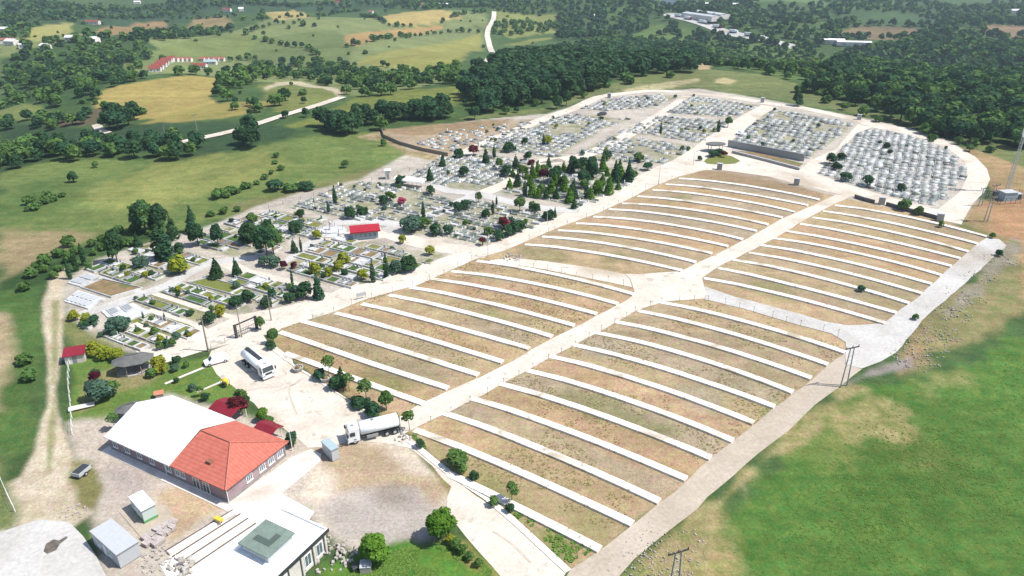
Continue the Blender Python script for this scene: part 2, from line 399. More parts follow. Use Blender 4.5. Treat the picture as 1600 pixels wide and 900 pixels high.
Zn([(1300, 60), (1310, 48), (1340, 40), (1400, 39), (1462, 48), (1440, 56), (1390, 63), (1330, 57)], (150, 126, 98), (132, 122, 86), 4, 3)
Zn([(1535, 39), (1605, 41), (1605, 60), (1570, 58), (1540, 51)], (164, 140, 112), (150, 128, 100), 4, 3)
Zn([(1300, 0), (1410, 0), (1398, 12), (1325, 16)], (122, 160, 88), (104, 142, 76), 6, 4)
Zn([(1150, 0), (1300, 0), (1290, 8), (1160, 8)], (120, 146, 88), (98, 130, 74), 6, 4)
Zn([(0, 172), (74, 175), (76, 187), (0, 190)], (148, 156, 94), (126, 140, 80), 4, 3)
Zn([(75, 186), (165, 168), (165, 194), (80, 198)], (128, 112, 90), (104, 102, 76), 4, 3)
Zn([(0, 190), (150, 202), (300, 190), (440, 196), (470, 205), (425, 220), (300, 242), (120, 235), (0, 272)], (76, 102, 68), (60, 86, 58), 6, 5)  # cloud shade over this band is put into the ground colour
Zn([(405, 132), (440, 127), (510, 133), (545, 148), (500, 165), (430, 175), (410, 150)], (146, 150, 86), (116, 130, 74), 4, 4)
Zn([(412, 138), (430, 129), (470, 127), (520, 136), (536, 148), (528, 150), (505, 138), (460, 132), (430, 135), (416, 142)], (220, 206, 178), (200, 190, 158), 2, 2)
Zn([(740, 40), (760, 60), (756, 80), (700, 110), (725, 120), (800, 100), (870, 75), (870, 60), (820, 70), (780, 70)], (100, 128, 74), (82, 110, 66), 6, 5)
# near meadow on the left and the slope
Zn([(0, 272), (60, 254), (170, 247), (290, 253), (400, 233), (480, 213), (560, 205), (612, 213), (645, 236), (720, 246), (640, 262), (580, 280), (440, 332), (330, 347), (250, 372), (120, 392), (0, 396)], (136, 150, 86), (106, 130, 72), 4, 4)
Zn([(120, 300), (250, 262), (400, 245), (450, 262), (330, 292), (250, 320), (160, 330)], (172, 172, 102), (140, 150, 84), 16, 10, op=.8)
Zn([(0, 300), (60, 280), (140, 290), (90, 330), (0, 340)], (108, 134, 74), (90, 118, 64), 14, 8, op=.7)
Zn([(350, 320), (440, 305), (540, 275), (600, 262), (640, 262), (560, 292), (450, 332), (380, 342)], (146, 142, 98), (124, 132, 80), 5, 4)
Zn([(0, 358), (60, 366), (132, 370), (104, 390), (50, 415), (0, 446)], (186, 164, 128), (160, 148, 108), 8, 6)
Zn([(0, 440), (60, 415), (110, 390), (200, 362), (262, 352), (250, 372), (165, 388), (112, 412), (62, 448), (0, 486)], (70, 98, 56), (56, 84, 46), 4, 3)
Zn([(-60, 470), (62, 446), (70, 560), (66, 640), (45, 700), (-60, 750)], (104, 134, 72), (84, 116, 58), 4, 3)
Zn([(-40, 486), (8, 490), (18, 560), (12, 640), (-40, 680)], (206, 186, 152), (180, 164, 128), 4, 3)
Zn([(66, 462), (80, 436), (104, 414), (104, 450), (98, 520), (94, 600), (90, 650), (104, 690), (128, 740), (150, 800), (60, 860), (-60, 860), (-60, 790), (30, 745), (56, 700), (68, 640), (74, 560), (68, 500)], (242, 228, 204), (218, 202, 172), 1.2, .9)
Zn([(82, 470), (92, 470), (88, 640), (80, 740), (72, 740), (78, 640), (80, 560)], (128, 146, 82), (176, 168, 118), 1.0, .8, op=.8)
Zn([(0, 700), (18, 770), (30, 790), (14, 830), (-40, 830), (-40, 700)], (140, 150, 96), (110, 128, 76), 3, 2)
# cemetery ground
Zn([(98, 452), (106, 434), (150, 404), (260, 374), (400, 324), (470, 300), (560, 282), (640, 240), (596, 205), (720, 190), (850, 178), (945, 150), (1090, 138), (1200, 156), (1360, 186), (1492, 220), (1549, 280), (1500, 352), (1300, 307), (1100, 270), (880, 352), (440, 512), (240, 562), (150, 538), (104, 482)], (222, 212, 200), (200, 190, 176), 2.5, 1.5, k=.55)
Zn([(598, 206), (720, 192), (850, 186), (800, 204), (740, 225), (700, 246), (655, 242)], (206, 184, 158), (184, 166, 138), 4, 3)
Zn([(596, 203), (720, 190), (800, 186), (780, 200), (690, 210), (640, 212)], (188, 160, 128), (160, 142, 110), 3, 2)
Zn([(555, 214), (596, 204), (640, 236), (720, 250), (700, 256), (640, 244), (600, 222)], (196, 178, 140), (150, 140, 98), 3, 2)
Zn([(100, 500), (150, 525), (215, 560), (190, 560), (120, 545), (100, 520)], (128, 138, 82), (160, 150, 104), 3, 2)
# burial blocks: earth and thin grass between the kerbs
for q in [[(304, 382), (340, 354), (396, 334), (432, 328), (510, 344), (504, 372), (452, 372), (440, 388), (406, 402), (370, 402), (335, 392)], [(200, 386), (240, 380), (304, 396), (332, 410), (264, 428), (208, 410)],
  [(130, 416), (176, 404), (270, 430), (224, 448), (156, 432)], [(254, 454), (292, 442), (384, 470), (392, 490), (340, 488), (260, 462)], [(200, 470), (232, 458), (338, 488), (320, 502), (240, 484)],
  [(146, 522), (208, 514), (290, 530), (212, 550)], [(360, 438), (378, 424), (452, 448), (460, 460), (450, 472), (420, 480), (360, 462)],
  [(440, 415), (480, 385), (530, 370), (620, 385), (700, 400), (690, 408), (640, 428), (575, 445), (545, 452), (500, 440), (460, 428)],
  [(450, 325), (520, 295), (560, 283), (640, 292), (715, 315), (690, 325), (640, 345), (560, 345), (520, 340), (480, 330)], [(628, 350), (700, 320), (740, 312), (800, 322), (870, 338), (850, 350), (800, 368), (755, 383), (700, 370), (640, 362)],
  [(640, 275), (680, 250), (720, 240), (790, 245), (835, 255), (800, 275), (770, 290), (745, 300), (700, 292), (650, 282)], [(775, 295), (800, 275), (850, 262), (1000, 262), (990, 285), (930, 318), (900, 325), (850, 312), (790, 302)],
  [(745, 232), (830, 200), (860, 185), (905, 178), (985, 186), (940, 205), (890, 232), (870, 248), (820, 240), (770, 238)], [(905, 170), (950, 155), (1030, 147), (1062, 151), (1020, 168), (950, 174)],
  [(1040, 177), (1082, 150), (1185, 165), (1150, 184)], [(965, 207), (1035, 181), (1145, 190), (1095, 224), (1020, 213)], [(895, 243), (960, 210), (1088, 228), (1045, 256), (1000, 257), (950, 250)],
  [(1140, 226), (1205, 170), (1335, 192), (1318, 210), (1262, 248), (1200, 238)]]:
    Zn(q, (196, 190, 168), (148, 152, 106), 2, 1.2, op=.8)
Zn([(202, 500), (232, 490), (316, 510), (318, 524), (292, 530), (232, 512)], (150, 152, 84), (126, 138, 68), 1.5, 1)
Zn([(232, 462), (260, 452), (330, 486), (300, 500)], (160, 156, 100), (140, 140, 84), 1.5, 1, op=.6)
# grave fields
Zn([(430, 512), (540, 478), (700, 418), (800, 378), (1000, 288), (1100, 264), (1300, 303), (1480, 345), (1545, 372), (1400, 520), (1320, 560), (1000, 820), (900, 892), (880, 890), (790, 800), (700, 740), (640, 680), (430, 545)], (208, 182, 146), (184, 162, 126), 2, 1.5, k=.56)
for q, a, b in [([(470, 515), (560, 500), (700, 590), (620, 600), (520, 550)], (184, 164, 128), (156, 148, 106)),
                ([(480, 500), (570, 480), (780, 560), (740, 580), (600, 540)], (190, 172, 150), (170, 154, 126)),
                ([(700, 620), (790, 610), (1080, 730), (1040, 780), (830, 700)], (212, 178, 136), (188, 158, 116)),
                ([(905, 770), (960, 790), (970, 830), (930, 850), (890, 815)], (124, 142, 78), (168, 152, 104)),
                ([(800, 790), (900, 850), (880, 885), (800, 805)], (120, 142, 76), (150, 148, 92)),
                ([(1060, 600), (1100, 595), (1125, 612), (1080, 620)], (136, 148, 80), (170, 156, 104)),
                ([(670, 690), (760, 740), (830, 800), (760, 780), (690, 740)], (172, 156, 108), (134, 142, 84)),
                ([(1000, 610), (1200, 560), (1260, 600), (1150, 640)], (176, 158, 112), (160, 146, 104)),
                ([(1340, 440), (1440, 440), (1400, 480), (1350, 470)], (158, 154, 98), (182, 160, 116)),
                ([(450, 520), (520, 545), (500, 570), (440, 530)], (172, 160, 100), (150, 150, 88)),
                ([(800, 385), (860, 390), (960, 420), (900, 415), (800, 400)], (176, 162, 126), (140, 138, 90)),
                ([(1100, 266), (1160, 268), (1300, 302), (1280, 320), (1080, 278)], (178, 148, 120), (160, 142, 108))]:
    Zn(q, a, b, 4, 5, op=.75)
FIELDS = {
 'front right field': [[(700, 740), (800, 790), (937, 860)], [(648, 672), (800, 733), (988, 820)], [(692, 645), (800, 684), (920, 734), (1030, 785)],
   [(735, 622), (800, 643), (885, 672), (1072, 750)], [(782, 600), (870, 625), (995, 670), (1110, 717)], [(824, 579), (910, 604), (1030, 641), (1145, 690)],
   [(860, 557), (960, 584), (1080, 622), (1177, 662)], [(896, 539), (1000, 566), (1120, 602), (1210, 637)], [(931, 520), (1050, 548), (1160, 583), (1238, 614)],
   [(962, 503), (1080, 530), (1200, 568), (1267, 592)], [(997, 486), (1110, 511), (1200, 540), (1293, 571)], [(1030, 472), (1120, 490), (1200, 514), (1320, 552)]],
 'front left field': [[(445, 552), (520, 580), (600, 611), (662, 632)], [(437, 519), (500, 541), (575, 569), (700, 608)], [(472, 502), (530, 519), (600, 541), (747, 587)],
   [(524, 489), (590, 507), (650, 526), (785, 567)], [(565, 475), (620, 487), (700, 511), (827, 546)], [(607, 461), (660, 471), (740, 493), (862, 527)],
   [(640, 449), (700, 459), (800, 484), (897, 510)], [(674, 436), (740, 445), (800, 459), (932, 492)], [(705, 424), (760, 429), (862, 450), (965, 476)], [(745, 408), (800, 416), (880, 432), (990, 461)]],
 'back left field': [[(820, 382), (880, 387), (940, 398), (1065, 424)], [(847, 370), (900, 373), (965, 385), (1087, 411)], [(872, 360), (925, 362), (990, 374), (1112, 397)],
   [(900, 349), (950, 351), (1012, 362), (1137, 386)], [(927, 339), (980, 341), (1040, 351), (1160, 375)], [(951, 327), (1005, 330), (1065, 340), (1182, 362)],
   [(972, 318), (1030, 320), (1087, 330), (1200, 352)], [(996, 307), (1060, 312), (1125, 323), (1222, 341)], [(1020, 297), (1080, 301), (1160, 315), (1242, 332)],
   [(1040, 288), (1100, 292), (1180, 307), (1262, 322)], [(1061, 279), (1120, 283), (1200, 297), (1280, 313)]],
 'back right field': [[(1304, 321), (1412, 338), (1542, 371)], [(1286, 330), (1425, 356), (1527, 382)], [(1269, 340), (1412, 367), (1512, 394)], [(1250, 350), (1387, 377), (1500, 405)],
   [(1227, 361), (1375, 390), (1486, 417)], [(1205, 372), (1362, 401), (1470, 431)], [(1188, 383), (1330, 411), (1455, 445)], [(1170, 395), (1300, 421), (1440, 460)],
   [(1145, 406), (1280, 434), (1420, 475)], [(1122, 419), (1250, 449), (1400, 490)], [(1100, 435), (1200, 455), (1300, 482), (1382, 506)]]}
rz_ = random.Random(77)
TINT = [((208, 178, 138), (190, 160, 120)), ((196, 184, 164), (178, 166, 146)), ((196, 176, 134), (172, 160, 114)), ((214, 180, 146), (196, 164, 132)), ((204, 184, 148), (180, 164, 124)), ((190, 172, 146), (176, 160, 130))]
for fn_, st_ in FIELDS.items():
    for a_, b_ in zip(st_[:-1], st_[1:]):
        ta, tb = rz_.choice(TINT); Zn(list(a_)+list(b_[::-1]), ta, tb, 3, 2.5, op=.55)
        u0, u1 = sorted((rz_.random(), rz_.random())); n0 = lambda L_, f: tuple(np.array(L_[0])*(1-f)+np.array(L_[-1])*f)
        ta, tb = rz_.choice(TINT+[((150, 152, 96), (132, 140, 82))]); Zn([n0(a_, u0), n0(a_, u1), n0(b_, u1), n0(b_, u0)], ta, tb, 6, 5, op=.6)
# brown bare land right of the fields
Zn([(1500, 228), (1548, 240), (1680, 290), (1680, 470), (1600, 480), (1560, 500), (1440, 575), (1400, 590), (1400, 550), (1490, 462), (1575, 385), (1545, 370), (1500, 352), (1549, 300)], (196, 162, 124), (164, 146, 104), 4, 4)
Zn([(1550, 290), (1680, 330), (1680, 400), (1560, 365)], (206, 162, 122), (186, 148, 110), 6, 5)
Zn([(1450, 500), (1560, 400), (1600, 420), (1600, 470), (1500, 540), (1440, 570)], (168, 156, 112), (132, 138, 86), 6, 5)
Zn([(1555, 395), (1586, 372), (1590, 395), (1500, 480), (1480, 490)], (176, 168, 152), (156, 150, 126), 3, 3)
Zn([(1500, 345), (1545, 365), (1590, 380), (1560, 372), (1500, 356)], (130, 138, 84), (160, 148, 104), 2, 2)
Zn([(1320, 612), (1350, 600), (1420, 590), (1500, 575), (1560, 545), (1620, 520), (1900, 520), (1900, 1100), (900, 1100), (960, 905), (1075, 850), (1110, 790), (1200, 715), (1250, 670)], (108, 144, 68), (84, 122, 54), 5, 5)
Zn([(1200, 620), (1330, 660), (1420, 690), (1480, 720), (1400, 740), (1280, 730), (1200, 715)], (146, 152, 88), (104, 134, 62), 8, 8, op=.75)
Zn([(1300, 640), (1370, 640), (1400, 670), (1350, 690), (1310, 670)], (196, 178, 128), (160, 160, 96), 5, 5, op=.8)
Zn([(960, 900), (1035, 840), (1100, 780), (1150, 740), (1190, 705), (1215, 715), (1160, 770), (1150, 850), (1130, 950), (960, 950)], (198, 176, 128), (132, 146, 78), 5, 5)
Zn([(1040, 838), (1110, 775), (1160, 730), (1215, 690), (1275, 640), (1330, 600), (1350, 606), (1290, 655), (1235, 700), (1180, 750), (1130, 810), (1080, 900), (1020, 920), (1000, 880)], (204, 182, 140), (156, 154, 96), 2.5, 3, op=.85)
Zn([(1290, 640), (1350, 625), (1410, 645), (1400, 680), (1330, 690)], (198, 180, 130), (140, 150, 84), 4, 5, op=.8)
Zn([(1420, 590), (1500, 580), (1530, 600), (1450, 620)], (170, 160, 110), (110, 136, 66), 5, 5, op=.7)
Zn([(1500, 640), (1560, 630), (1580, 660), (1520, 670)], (130, 150, 78), (104, 136, 62), 6, 6, op=.7)
Zn([(1150, 750), (1180, 760), (1175, 790), (1150, 780)], (212, 186, 156), (180, 164, 120), 3, 3)
Zn([(1190, 780), (1225, 785), (1220, 805), (1195, 800)], (214, 192, 160), (160, 156, 104), 3, 3, op=.8)
Zn([(1322, 600), (1352, 583), (1400, 562), (1432, 552), (1430, 574), (1390, 585), (1345, 592)], (176, 166, 162), (160, 152, 144), 2, 2)
# grass behind the cemetery
Zn([(700, 186), (850, 168), (930, 140), (990, 120), (1100, 108), (1200, 116), (1290, 150), (1400, 185), (1500, 215), (1680, 250), (1680, 292), (1545, 240), (1492, 216), (1360, 183), (1200, 153), (1090, 137), (945, 148), (850, 176), (720, 188)], (142, 148, 96), (114, 128, 78), 4, 3)
Zn([(970, 140), (1040, 128), (1090, 122), (1095, 127), (1050, 138), (980, 146)], (214, 200, 160), (168, 164, 116), 3, 2)
Zn([(1115, 124), (1130, 120), (1152, 125), (1140, 131), (1118, 130)], (222, 206, 160), (190, 180, 132), 3, 2)
Zn([(1000, 40), (1160, 60), (1300, 90), (1260, 130), (1180, 112), (1050, 100), (960, 80)], (124, 146, 82), (92, 122, 66), 8, 6)
Zn([(1290, 0), (1900, 0), (1900, 36), (1290, 36)], (84, 112, 74), (72, 98, 64), 8, 6, op=.6)
Zn([(1080, 95), (1100, 95), (1112, 108), (1090, 110)], (214, 190, 150), (190, 170, 130), 2, 2)
Zn([(1000, 72), (1030, 70), (1038, 76), (1005, 80)], (196, 186, 140), (170, 166, 120), 2, 2)
# service yard
Zn([(108, 556), (150, 545), (212, 560), (246, 572), (322, 562), (372, 606), (352, 626), (270, 622), (180, 656), (112, 664)], (128, 154, 76), (108, 138, 66), 1.5, 1.5)
Zn([(125, 590), (190, 570), (250, 580), (230, 600), (160, 615), (130, 640)], (190, 170, 128), (160, 156, 104), 2.5, 2, op=.85)
Zn([(110, 662), (180, 648), (262, 616), (340, 640), (500, 700), (512, 760), (480, 800), (400, 890), (160, 910), (140, 800), (112, 700)], (234, 222, 208), (212, 198, 180), 2.5, 2)
Zn([(160, 735), (200, 725), (245, 760), (225, 790), (175, 775)], (200, 186, 180), (186, 174, 168), 4, 3, op=.8)
Zn([(110, 720), (140, 720), (160, 760), (150, 800), (120, 790)], (130, 140, 80), (164, 150, 104), 2, 2)
Zn([(240, 770), (300, 760), (350, 790), (270, 840)], (226, 200, 166), (200, 174, 142), 3, 2)
Zn([(480, 694), (545, 684), (640, 692), (720, 780), (700, 800), (560, 860), (490, 830), (478, 770)], (240, 226, 208), (224, 208, 186), 2, 2, k=.58)
Zn([(486, 700), (530, 688), (600, 700), (625, 735), (690, 745), (702, 762), (665, 795), (630, 765), (560, 770), (530, 785), (520, 760), (505, 725)], (212, 190, 158), (198, 174, 144), 4, 3)
Zn([(484, 800), (520, 772), (580, 762), (640, 770), (672, 802), (664, 836), (600, 850), (520, 850)], (216, 206, 196), (202, 190, 180), 4, 3)
Zn([(578, 764), (612, 760), (630, 780), (596, 786)], (176, 162, 146), (160, 148, 134), 4, 2, op=.7)
Zn([(496, 905), (505, 880), (540, 872), (640, 850), (655, 862), (700, 848), (735, 858), (800, 905), (760, 960), (500, 960)], (116, 156, 66), (92, 136, 56), 2, 2)
Zn([(700, 842), (730, 850), (790, 905), (770, 905), (720, 870)], (140, 152, 76), (176, 160, 100), 1.5, 1.5)
Zn([(640, 680), (700, 735), (790, 800), (885, 890), (870, 880), (770, 815), (690, 755), (635, 690)], (150, 150, 92), (182, 160, 116), 1.2, 1.5)
Zn([(450, 560), (480, 575), (545, 612), (600, 650), (640, 680), (660, 655), (600, 640), (520, 590), (460, 556)], (196, 164, 120), (168, 152, 100), 1.2, 1.5)
ground_me = None
idx = np.arange(nr*na).reshape(nr, na)
i2 = np.roll(idx, -1, axis=1)
F = np.stack([idx[:-1].ravel(), i2[:-1].ravel(), i2[1:].ravel(), idx[1:].ravel()], 1)[:, ::-1]
m, t, b = newmat('ground')
pos = N(t, 'ShaderNodeNewGeometry').outputs['Position']
ca = N(t, 'ShaderNodeAttribute', attribute_name='cola').outputs['Color']; cb = N(t, 'ShaderNodeAttribute', attribute_name='colb').outputs['Color']
f1 = mapr(t, noise(t, .22, 8, .72, pos, .5), .38, .62)
c = mixc(t, f1, ca, cb)
f0 = noise(t, .035, 5, .6, pos)
c = mixc(t, 1.0, c, grey(t, mapr(t, f0, .3, .7, .84, 1.17)), 'MULTIPLY')
f2 = noise(t, 1.7, 6, .75, pos)
c = mixc(t, 1.0, c, grey(t, mapr(t, f2, .25, .75, .66, 1.34)), 'MULTIPLY')
mp = N(t, 'ShaderNodeMapping'); mp.inputs['Rotation'].default_value = (0, 0, .25); mp.inputs['Scale'].default_value = (.02, .3, .05); t.links.new(pos, mp.inputs['Vector'])
f5 = noise(t, 1.0, 5, .65, mp.outputs[0], .3)
c = mixc(t, 1.0, c, grey(t, mapr(t, f5, .3, .7, .86, 1.14)), 'MULTIPLY')
f6 = noise(t, 6.0, 3, .6, pos); c = mixc(t, 1.0, c, grey(t, mapr(t, f6, .3, .7, .8, 1.2)), 'MULTIPLY')
hs = N(t, 'ShaderNodeHueSaturation'); t.links.new(c, hs.inputs['Color']); t.links.new(mapr(t, noise(t, .6, 3, .6, pos), .3, .7, .47, .53), hs.inputs['Hue'])
t.links.new(hs.outputs[0], b.inputs['Base Color']); b.inputs['Roughness'].default_value = .95; b.inputs['Specular IOR Level'].default_value = .1
bump(t, b, f2, .25, .7)
o4 = np.ones((len(X), 1))
gm = np_mesh('ground', np.stack([X, Y, Z], 1), F, [m], attrs={'cola': ('FLOAT_COLOR', np.hstack([CA, o4])), 'colb': ('FLOAT_COLOR', np.hstack([CB, o4]))}, smooth=True)
if gm.polygons[len(gm.polygons)//2].normal.z < 0: gm.flip_normals()
go = bpy.data.objects.new('ground', gm); link(go); tag(go, kind='structure')
# ---------------------------------------------------------------- roads
drape('center_road', GP([(604, 668), (632, 645), (650, 635), (710, 607), (750, 590), (800, 565), (830, 546), (900, 511), (930, 495), (975, 472), (992, 460), (989, 447), (985, 437), (976, 428), (1000, 428.5), (1050, 425), (1065, 424), (1087, 412), (1125, 395), (1160, 377), (1200, 355), (1222, 342), (1262, 325), (1307, 304), (1333, 306), (1302, 320), (1260, 342), (1215, 370), (1167, 395), (1122, 417), (1097, 435), (1100, 447), (1104, 456), (1100, 467), (1075, 469), (1040, 471), (1007, 481), (992, 487), (930, 522), (857, 561), (800, 592), (750, 620), (705, 642), (657, 665), (630, 680)]), M['concrete_pale'], .07, 3, .14)
drape('cross_road', GP([(765, 407), (800, 403), (850, 408), (900, 415), (950, 423), (976, 428.6), (984, 437), (988, 449), (950, 441), (900, 431), (850, 421), (800, 413), (770, 412)]), M['concrete_pale'], .06, 3)
drape('cross_road', GP([(1100, 448), (1150, 464), (1200, 478), (1250, 491), (1287, 502), (1325, 509), (1382, 506), (1400, 490), (1420, 475), (1440, 460), (1455, 446), (1486, 417), (1500, 405), (1512, 394), (1527, 382), (1542, 372), (1560, 374), (1573, 384), (1537, 417), (1500, 450), (1485, 462), (1450, 492), (1425, 522), (1417, 532), (1400, 552), (1375, 565), (1347, 577), (1322, 570), (1322, 552), (1321, 535), (1300, 522), (1250, 509), (1200, 494), (1162, 483), (1120, 472), (1102, 468), (1104, 456)]), M['concrete_grey'], .09, 3, .16)
drape('side_road', GP([(880, 910), (890, 890), (937, 860), (988, 820), (1030, 787), (1072, 752), (1110, 717), (1145, 691), (1178, 664), (1210, 638), (1240, 616), (1268, 594), (1295, 571), (1321, 552), (1322, 570), (1347, 577), (1333, 588), (1312, 605), (1275, 632), (1230, 675), (1200, 697), (1145, 742), (1087, 797), (1037, 837), (990, 875), (960, 910)]), M['concrete_beige'], .08, 3, .18)
drape('main_road', GP([(212, 548), (240, 545), (300, 525), (375, 492), (405, 486), (422, 484), (500, 466), (535, 450), (585, 440), (650, 418), (710, 396), (762, 384), (800, 366), (870, 339), (900, 324), (960, 296), (995, 276), (1025, 261), (1050, 251), (1082, 232), (1104, 215), (1150, 186), (1190, 164), (1215, 168), (1195, 178), (1140, 222), (1144, 238), (1249, 265), (1268, 250), (1308, 232), (1322, 214), (1340, 194), (1362, 199), (1340, 208), (1322, 225), (1295, 250), (1277, 272), (1307, 303), (1250, 289), (1200, 276), (1130, 266), (1100, 266), (1060, 276), (1020, 292), (975, 315), (930, 335), (875, 355), (815, 380), (787, 392), (750, 402), (710, 420), (650, 447), (625, 452), (565, 470), (522, 488), (475, 502), (440, 513), (430, 522), (405, 524), (385, 530), (320, 548), (280, 560), (240, 572)]), M['concrete_pale'], .05, 3, .14)
drape('loop_road', GP([(1341, 193), (1356, 189), (1425, 201), (1475, 219), (1487, 224), (1525, 246), (1542, 264), (1547, 280), (1538, 300), (1520, 318), (1507, 341), (1502, 351), (1475, 345), (1387, 321), (1335, 307), (1306, 303), (1278, 273), (1330, 290), (1400, 311), (1465, 328), (1500, 300), (1512, 275), (1507, 252), (1480, 232), (1430, 213), (1362, 199)]), M['concrete_pale'], .055, 3)
def path(name, pts, wid, mat='concrete_pale', off=.06, step=3.0):
    P = resample(GP(pts), 6); return drape(name, ribbon_poly(P, wid), M[mat], off, step)
path('loop_road', [(720, 241), (780, 215), (850, 186), (900, 168), (935, 152), (975, 146), (1025, 142), (1087, 146), (1150, 153), (1195, 161), (1250, 168), (1312, 181), (1356, 191)], 6, off=.045)
path('cemetery_path', [(842, 252), (905, 245), (960, 222), (1010, 193), (1040, 175), (1075, 150)], 6, off=.03)
path('cemetery_path', [(745, 305), (790, 288), (842, 258), (880, 250)], 5.5, 'concrete_pale', .03)
path('cemetery_path', [(640, 275), (700, 298), (748, 303), (790, 314), (850, 326), (905, 330)], 4.6, 'concrete_grey', .055)
path('cemetery_path', [(740, 306), (690, 330), (640, 348), (600, 362)], 5.0, 'concrete_grey', .035)
path('cemetery_path', [(520, 348), (580, 345), (628, 352)], 4.5, 'concrete_grey', .025)
path('cemetery_path', [(600, 362), (640, 375), (700, 388), (762, 396)], 6.5, 'concrete_pale', .03)
path('cemetery_path', [(490, 372), (540, 372), (600, 362)], 9, 'concrete_pale', .02)
path('cemetery_path', [(126, 492), (200, 468), (262, 446), (330, 410), (400, 402), (440, 412), (480, 384), (500, 372)], 3.6, 'concrete_grey', .045)
path('cemetery_path', [(345, 405), (380, 425), (440, 440), (500, 462), (520, 466)], 4.2, 'concrete_pale', .03)
path('cemetery_path', [(208, 506), (262, 530), (318, 528)], 2.0, 'concrete_pale', .025)
path('cemetery_path', [(232, 484), (300, 505), (330, 522)], 1.6, 'concrete_pale', .02)
path('cemetery_path', [(240, 458), (320, 484), (372, 498)], 1.6, 'concrete_pale', .02)
path('cemetery_path', [(150, 430), (222, 458)], 1.8, 'concrete_grey', .04)
path('valley_road', [(285, 223), (370, 204), (440, 182), (500, 164), (535, 152)], 5.5, 'concrete_pale', .35, 6)
path('valley_road', [(772, 18), (771, 30), (762, 50), (764, 68), (778, 82), (765, 92), (758, 106)], 6.5, 'concrete_pale', .35, 6)
path('highway', [(1040, 22), (1065, 28), (1110, 42), (1160, 56), (1215, 68), (1240, 74)], 16, 'concrete_grey', .6, 10)
path('valley_path', [(150, 195), (158, 205), (168, 209)], 4, 'concrete_pale', .35, 4)
# parking and yard
drape('parking', GP([(324, 566), (330, 548), (352, 538), (385, 527), (408, 522), (418, 534), (445, 552), (470, 576), (520, 607), (560, 634), (600, 662), (630, 680), (645, 690), (700, 742), (800, 812), (888, 892), (880, 905), (790, 905), (728, 840), (700, 800), (702, 762), (680, 730), (640, 700), (600, 694), (550, 690), (500, 700), (484, 700), (430, 660), (372, 612), (350, 592)]), M['concrete_pale'], .03, 2.5, .4)
drape('kerb', ribbon_poly(resample(GP([(418, 540), (445, 562), (482, 586), (560, 636), (596, 660)]), 4), .35), M['white_wall'], .14, 3)
drape('kerb', ribbon_poly(resample(GP([(632, 682), (700, 738), (760, 778), (800, 812), (888, 893)]), 4), 1.1), M['white_wall'], .12, 3)
drape('yard', GP([(-40, 838), (0, 832), (60, 812), (108, 816), (130, 838), (150, 868), (168, 905), (150, 940), (-40, 940)]), M['concrete_grey'], .05, 3)
M['stain'] = mat_noise('oil_stain_step_shade', A(150, 140, 128, .45), A(120, 110, 100, .4), 1.5)  # oil stain tone, shared with the painted shade of the steps
drape('stain', GP([(68, 862), (72, 850), (84, 843), (92, 845), (104, 838), (106, 841), (94, 850), (88, 860), (74, 866)]), M['stain'], .06, 1.5)
for q in (((258, 862), (364, 797)), ((269, 871), (376, 803)), ((281, 880), (388, 810)), ((293, 890), (400, 818))):
    drape('step_shade_strip', ribbon_poly(resample(GP(q), 4), .3), M['stain'], .10, 2)  # flat dark strips painting the shade along the paved steps
drape('pavement', GP([(158, 706), (170, 697), (357.8, 785.5), (457, 714), (486, 702), (502, 710), (500, 722), (440, 772), (492, 800), (470, 830), (395, 905), (262, 905), (250, 884), (300, 840), (370, 806)]), M['pave_white'], .07, 3)
path('garden_path', [(258, 600), (288, 587), (320, 574)], .7, 'pave_white', .06, 1.5)
path('garden_path', [(308, 613), (350, 595)], .6, 'pave_white', .06, 1.5)

